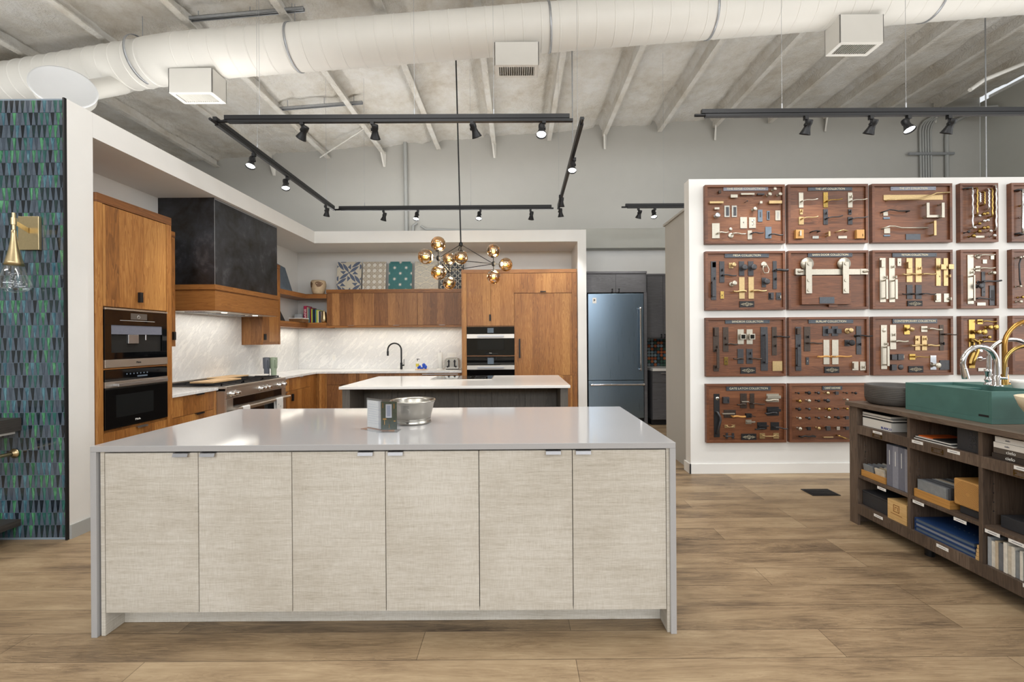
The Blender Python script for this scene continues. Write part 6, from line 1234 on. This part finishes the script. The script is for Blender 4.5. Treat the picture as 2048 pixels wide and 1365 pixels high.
# middle cubbies
zm_ = .3775
def tray(name, x0, x1, y0, y1, z0, h, label):
    g = thing(name, ((x0 + x1) / 2, (y0 + y1) / 2, z0), label, 'tray'); t_ = .008; m = MB(); m.box(x0, x1, y0, y1, z0 + .0005, z0 + t_).box(x0, x0 + t_, y0, y1, z0 + t_, z0 + h).box(x1 - t_, x1, y0, y1, z0 + t_, z0 + h).box(x0 + t_, x1 - t_, y0, y0 + t_, z0 + t_, z0 + h).box(x0 + t_, x1 - t_, y1 - t_, y1, z0 + t_, z0 + h); m.build('tray', 'tray_wood', g, .001)
tray('sample_tray', 2.575, 2.83, 3.085, 3.30, zm_, .045, 'light wooden tray of grey and cream samples on the left middle shelf')
ords = ('front', 'second', 'third', 'fourth', 'fifth', 'sixth', 'seventh', 'eighth', 'ninth', 'tenth', 'eleventh', 'twelfth', 'thirteenth', 'fourteenth', 'fifteenth', 'sixteenth')
for r_, (ya, yb, ms) in enumerate(((3.20, 3.285, (0, 3, 0, 5, 4, 1)), (3.10, 3.18, (1, 2, 4, 1, 0, 5)))):
    for i in range(6):
        x = 2.59 + i * .036; o = tag(MB(Matrix.Translation((x, ya, zm_ + .009)) @ Matrix.Rotation(R(-10), 4, 'Y')).box(0, .012, 0, yb - ya, 0.004, .082).build('stone_chip', 'sample_%d' % ms[i]), '%s stone chip of the %s row in the left wooden tray' % (ords[i], 'far' if r_ == 0 else 'near'), 'sample', 'stone chips in the left tray')
for i in range(4):
    y1 = 3.078 - i * .0475; g = thing('ring_binder', (2.7, y1 - .02, zm_), 'tall grey ring binder, %s of four from the left in the middle shelf' % ords[i].replace('front', 'first'), 'binder', 'grey ring binders'); y0 = y1 - .046
    m = MB().box(2.58, 2.583, y0, y1, zm_ + .001, zm_ + .288).box(2.583, 2.84, y0, y0 + .003, zm_ + .001, zm_ + .288).box(2.583, 2.84, y1 - .003, y1, zm_ + .001, zm_ + .288); m.build('cover', 'binder_light' if i % 2 else 'binder_grey', g, .0008)
    MB().box(2.59, 2.835, y0 + .004, y1 - .004, zm_ + .006, zm_ + .28).build('pages', 'paper', g); MB().box(2.5792, 2.58, y0 + .02, y0 + .024, zm_ + .15, zm_ + .25).build('spine_text', 'paper', g)
tray('sample_tray', 2.575, 2.84, 2.625, 2.862, zm_, .052, 'light wooden tray of grey samples on the second middle shelf')
for i in range(13):
    mt = ('sample_0', 'sample_3', 'sample_6', 'sample_3', 'sample_6', 'sample_5', 'sample_4', 'sample_7', 'sample_3', 'sample_6', 'sample_5', 'sample_3', 'sample_0')[i]
    x = 2.588 + i * .0185; tag(MB().box(x, x + .014, 2.66, 2.85, zm_ + .009, zm_ + .115).build('stone_chip', mt, None, .001), '%s grey stone chip from the cubby opening in the second wooden tray' % ords[i], 'sample', 'stone chips in the second tray')
g = thing('mesh_sample_cube', (2.66, 2.53, zm_), 'tan perforated cube on a dark base on the second middle shelf', 'sample cube')
MB().box(2.60, 2.72, 2.45, 2.59, zm_ + .0005, zm_ + .045).build('base', 'charcoal_box', g, .003)
MB().box(2.585, 2.75, 2.446, 2.612, zm_ + .046, zm_ + .20).build('cube', 'mesh_tan', g, .008)
m = MB(); X = 2.5845; cy, cz = 2.529, zm_ + .123
for rr in range(2, 12):
    for k in range(rr * 6):
        a_ = 2 * math.pi * k / (rr * 6) + rr * .3; y, z = cy + rr * .0068 * math.cos(a_), cz + rr * .0068 * math.sin(a_)
        if abs(y - cy) < .074 and abs(z - cz) < .07: m.box(X, X + .0006, y - .0012, y + .0012, z - .0012, z + .0012)
m.build('perforations', 'vase_brown', g)
item('charcoal_case', 'charcoal_box', 2.62, 2.84, 2.16, 2.39, zm_ + .0005, zm_ + .065, 'flat charcoal case on the third middle shelf', 'box', None, .003)
m = MB(); m.prism([(2.60, 2.10, zm_ + .09), (2.60, 2.17, zm_ + .13), (2.60, 2.13, zm_ + .25), (2.60, 2.03, zm_ + .25), (2.60, 2.01, zm_ + .07)], (.012, 0, 0)); g = tag(m.build('product_packet', 'foil'), 'silver packet with purple edge on the third middle shelf', 'packet')
m = MB(); m.prism([(2.598, 2.10, zm_ + .088), (2.598, 2.17, zm_ + .128), (2.598, 2.168, zm_ + .138), (2.598, 2.098, zm_ + .10)], (.002, 0, 0)); m.build('purple_edge', 'purple', g)
# lower cubbies
zl = .1602
g = thing('charcoal_case', (2.7, 3.18, zl), 'charcoal lidded case in the lower left cubby', 'box')
MB().box(2.585, 2.84, 3.07, 3.30, zl, zl + .095).build('case', 'charcoal_box', g, .002); MB().box(2.583, 2.842, 3.068, 3.302, zl + .096, zl + .108).build('lid', 'charcoal_box', g, .002)
g = thing('wooden_crate', (2.65, 2.98, zl), 'light pine crate with burned square logo in the lower left cubby', 'crate')
MB().box(2.565, 2.74, 2.905, 3.055, zl, zl + .135).build('crate', 'crate_wood', g, .001)
m = MB(); X = 2.5645; y, z = 2.985, zl + .085
for a, b, c_, d_ in ((-.024, .024, .020, .025), (-.024, .024, -.025, -.020), (-.024, -.019, -.02, .02), (.019, .024, -.02, .02), (-.012, .012, .006, .010), (-.012, -.008, -.014, .006), (.008, .012, -.014, .006)): m.box(X, X + .0006, y + a, y + b, z + c_, z + d_)
m.box(X, X + .0006, y - .045, y + .045, z - .042, z - .038); m.build('burned_logo', 'burn_brown', g)
for i in range(3):
    z0 = zl + i * .028; g = thing('sample_folder', (2.7, 2.66, z0), 'large blue sample folder, %s of the stack in the lower second cubby' % ('bottom', 'middle', 'top')[i], 'folder', 'blue folders in the lower second cubby')
    y0, y1 = 2.475 + .004 * i, 2.855; MB().box(2.572, 2.95, y0, y1, z0 + .0004, z0 + .004).build('cover', 'book_blue', g); MB().box(2.578, 2.948, y0 + .006, y1 - .004, z0 + .0045, z0 + .0215).build('pages', 'tile_grey' if i % 2 else 'slate_blue', g); MB().box(2.572, 2.95, y0, y1, z0 + .022, z0 + .0265).build('cover', 'book_blue', g)
    m = MB().box(2.572, 2.576, y1 - .003, y1, z0 + .004, z0 + .022); m.build('spine', 'book_blue', g)
m = MB()
for i in range(6): m.box(2.68, 2.688, 2.56 + i * .028, 2.566 + i * .028, zl + .0826, zl + .083)
m.build('small_marks', 'tile_grey', g)
for i in range(4): item('wood_chip', 'crate_wood', 2.565 + .003 * i, 2.66, 2.446, 2.470, zl + i * .021, zl + i * .021 + .019, 'small pale wood chip, %s of the stack beside the blue folders' % ('bottom', 'second', 'third', 'top')[i], 'sample', 'wood chips beside the folders', .001)
y = 2.412
for i in range(16):
    t_ = (.016, .022, .014, .026, .018, .02)[i % 6]; h = (.155, .15, .16, .145, .15, .14)[(i * 5) % 6]; mt = 'sample_%d' % ((5, 4, 7, 3, 4, 1, 4, 0, 4, 3, 1, 5, 6, 0, 4, 3)[i])
    if y - t_ < 2.0: break
    tag(MB().box(2.572 + .004 * (i % 2), 2.76, y - t_ + .0012, y, zl, zl + h).build('stone_sample', mt, None, .001), '%s slab from the far end of the stone sample row in the lower third cubby' % ords[i].replace('front', 'first'), 'sample', 'stone samples in the lower third cubby'); y -= t_
# ================================================================ on the unit
ZC = .9205
g = thing('round_vessel_sink', (2.76, 3.12, ZC), 'dark ribbed concrete round vessel sink at the far end of the unit', 'sink')
c = Vector((2.79, 3.212, ZC)); m = MB().lathe([(0, 0), (.168, 0), (.190, .012), (.200, .035), (.203, .08), (.203, .135), (.200, .142), (.190, .142), (.187, .135), (.185, .05), (.165, .03), (0, .025)], c, (0, 0, 1), 56); m.build('basin', 'black_concrete', g)
m = MB()
for z in (.05, .062, .074, .086, .098, .11, .122): m.lathe([(.2028, z), (.2042, z + .003), (.2028, z + .006)], c, (0, 0, 1), 56)
m.build('ribs', 'black_concrete', g)
MB().lathe([(.016, .0255), (.02, .028), (.016, .03), (0, .03)], c, (0, 0, 1), 20).build('drain', 'iron', g)
gx0, gx1, gy0, gy1, gz = 2.646, 3.155, 2.455, 3.0, 1.103
g = thing('concrete_sink', ((gx0 + gx1) / 2, (gy0 + gy1) / 2, ZC), 'large rectangular green concrete sink on the shelving unit', 'sink')
m = MB(); t_ = .016; m.box(gx0, gx1, gy0, gy0 + t_, ZC + .03, gz).box(gx0, gx1, gy1 - t_, gy1, ZC + .03, gz).box(gx0, gx0 + t_, gy0 + t_, gy1 - t_, ZC + .03, gz).box(gx1 - .20, gx1, gy0 + t_, gy1 - t_, ZC + .03, gz); m.box(gx0, gx1, gy0, gy1, ZC, ZC + .03)
m.build('basin', 'green_concrete', g, .001)
MB().box(gx0 + t_, gx1 - .20, gy1 - .2, gy1 - t_, gz - .03, gz - .018).build('ledge', 'green_concrete', g, .001)
MB().box(gx0 - .0006, gx0, 2.47, 2.525, ZC + .035, ZC + .047).build('maker_plate', 'iron', g)
MB().lathe([(.018, .0305), (.022, .033), (0, .034)], (2.8, 2.65, ZC), (0, 0, 1), 20).build('drain', 'iron', g)
def goose(name, base, hgt, reach, rad, dirv, label, mat, r, down=.06, head=True, extra=0):
    base = Vector(base); d = Vector(dirv).normalized(); g = thing(name, base, label, 'faucet'); up = Vector((0, 0, 1)); zc = hgt - reach / 2
    pts = [base, base + up * (zc * .5), base + up * zc] + arc(base + up * zc + d * (reach / 2), reach / 2, 180, 0 - extra, 18, d, up)[1:]
    m = MB().tube(pts, r, 14); m.build('spout', mat, g)
    MB().lathe([(r * 2.1, 0), (r * 2.1, .004), (r * 1.4, .008), (r * 1.4, .06), (r * 1.05, .066)], base, (0, 0, 1), 24).build('base', mat, g)
    e = pts[-1]; t_ = (pts[-1] - pts[-2]).normalized()
    if head: MB().cyl(e, e + t_ * down, r * 1.15, r * 1.35, 18).build('spray_head', mat, g)
    return g, base
h1 = W(1993, 771, 2.74); bx_ = h1.x
g, b = goose('chrome_faucet', (bx_, 2.74, gz + .0005), .245, .205, 0, (-1, .02, 0), 'chrome gooseneck faucet with pull-down spray on the green sink deck', 'chrome', .0145, .065, True, 18)
m = MB().cyl(b + Vector((.0, 0, .05)), b + Vector((.02, -.045, .05)), .008, n=12).cyl(b + Vector((.018, -.04, .05)), b + Vector((.02, -.045, .12)), .005, n=10); m.build('lever', 'chrome', g)
c = W(1976, 766, 2.80); c.z = gz + .0005
g = thing('soap_dispenser', c, 'small chrome soap dispenser beside the chrome faucet', 'soap dispenser')
MB().lathe([(0, 0), (.02, 0), (.021, .004), (.012, .012), (.010, .02), (.017, .026), (.018, .036), (.012, .042), (.013, .05), (.0, .05)], c, (0, 0, 1), 24).build('body', 'chrome', g)
MB().lathe([(.010, .05), (.012, .06), (.018, .085), (.019, .1), (0, .1)], c, (0, 0, 1), 24).build('cup_top', 'chrome', g)
ks = (3.17, 3.95, 2.35, 3.1)
g = thing('stone_display_slab', (3.5, 2.7, ZC), 'polished black stone slab block behind the green sink', 'slab')
MB().box(ks[0], ks[1], ks[2], ks[3], 1.075, 1.09).build('slab', 'black_glass', g, .001); 
for x, y in ((3.22, 2.45), (3.22, 3.0), (3.66, 2.45), (3.66, 3.0)): MB().box(x - .02, x + .02, y - .02, y + .02, ZC, 1.075).build('leg', 'iron', g)
g, b = goose('chrome_faucet', (W(1978, 760, 3.02).x + .0, 3.02, 1.0905), .30, .235, 0, (1, -.35, 0), 'second chrome gooseneck faucet arching right behind the first', 'chrome', .014, .06, True, 0)
g, b = goose('gold_faucet', (W(2003, 772, 3.0).x, 2.98, 1.0905), .43, .34, 0, (1, -.15, 0), 'tall gold gooseneck faucet at the right edge', 'gold', .014, .05, True, 0)
g, b = goose('gold_faucet', (W(2038, 772, 2.72).x, 2.80, 1.0905), .26, .24, 0, (1, -.2, 0), 'shorter gold faucet at the right edge of the photo', 'polished_brass', .011, .05, True, 0)
c = W(2046, 771, 2.6); c = Vector((c.x + .01, 2.62, 1.0905))
tag(MB().lathe([(0, 0), (.025, 0), (.03, .004), (.042, .045), (.044, .06), (.041, .06), (.036, .04), (0, .01)], c, (0, 0, 1), 32).build('white_cup', 'porcelain'), 'small white cup on the black slab at the right edge', 'cup')
c = Vector((2.73, 2.165, ZC)); g = thing('onyx_vessel_sink', c, 'cream onyx bowl shaped vessel sink cut by the right photo edge', 'sink')
MB().lathe([(0, 0), (.06, 0), (.085, .012), (.14, .07), (.175, .13), (.192, .182), (.188, .183), (.168, .13), (.13, .07), (.07, .02), (0, .016)], c, (0, 0, 1), 48).build('bowl', 'onyx', g)
for n_ in [o for o in bpy.data.objects if o.type == 'EMPTY' and o.parent is None and not o.children]: print('EMPTY WITHOUT PARTS', n_.name)
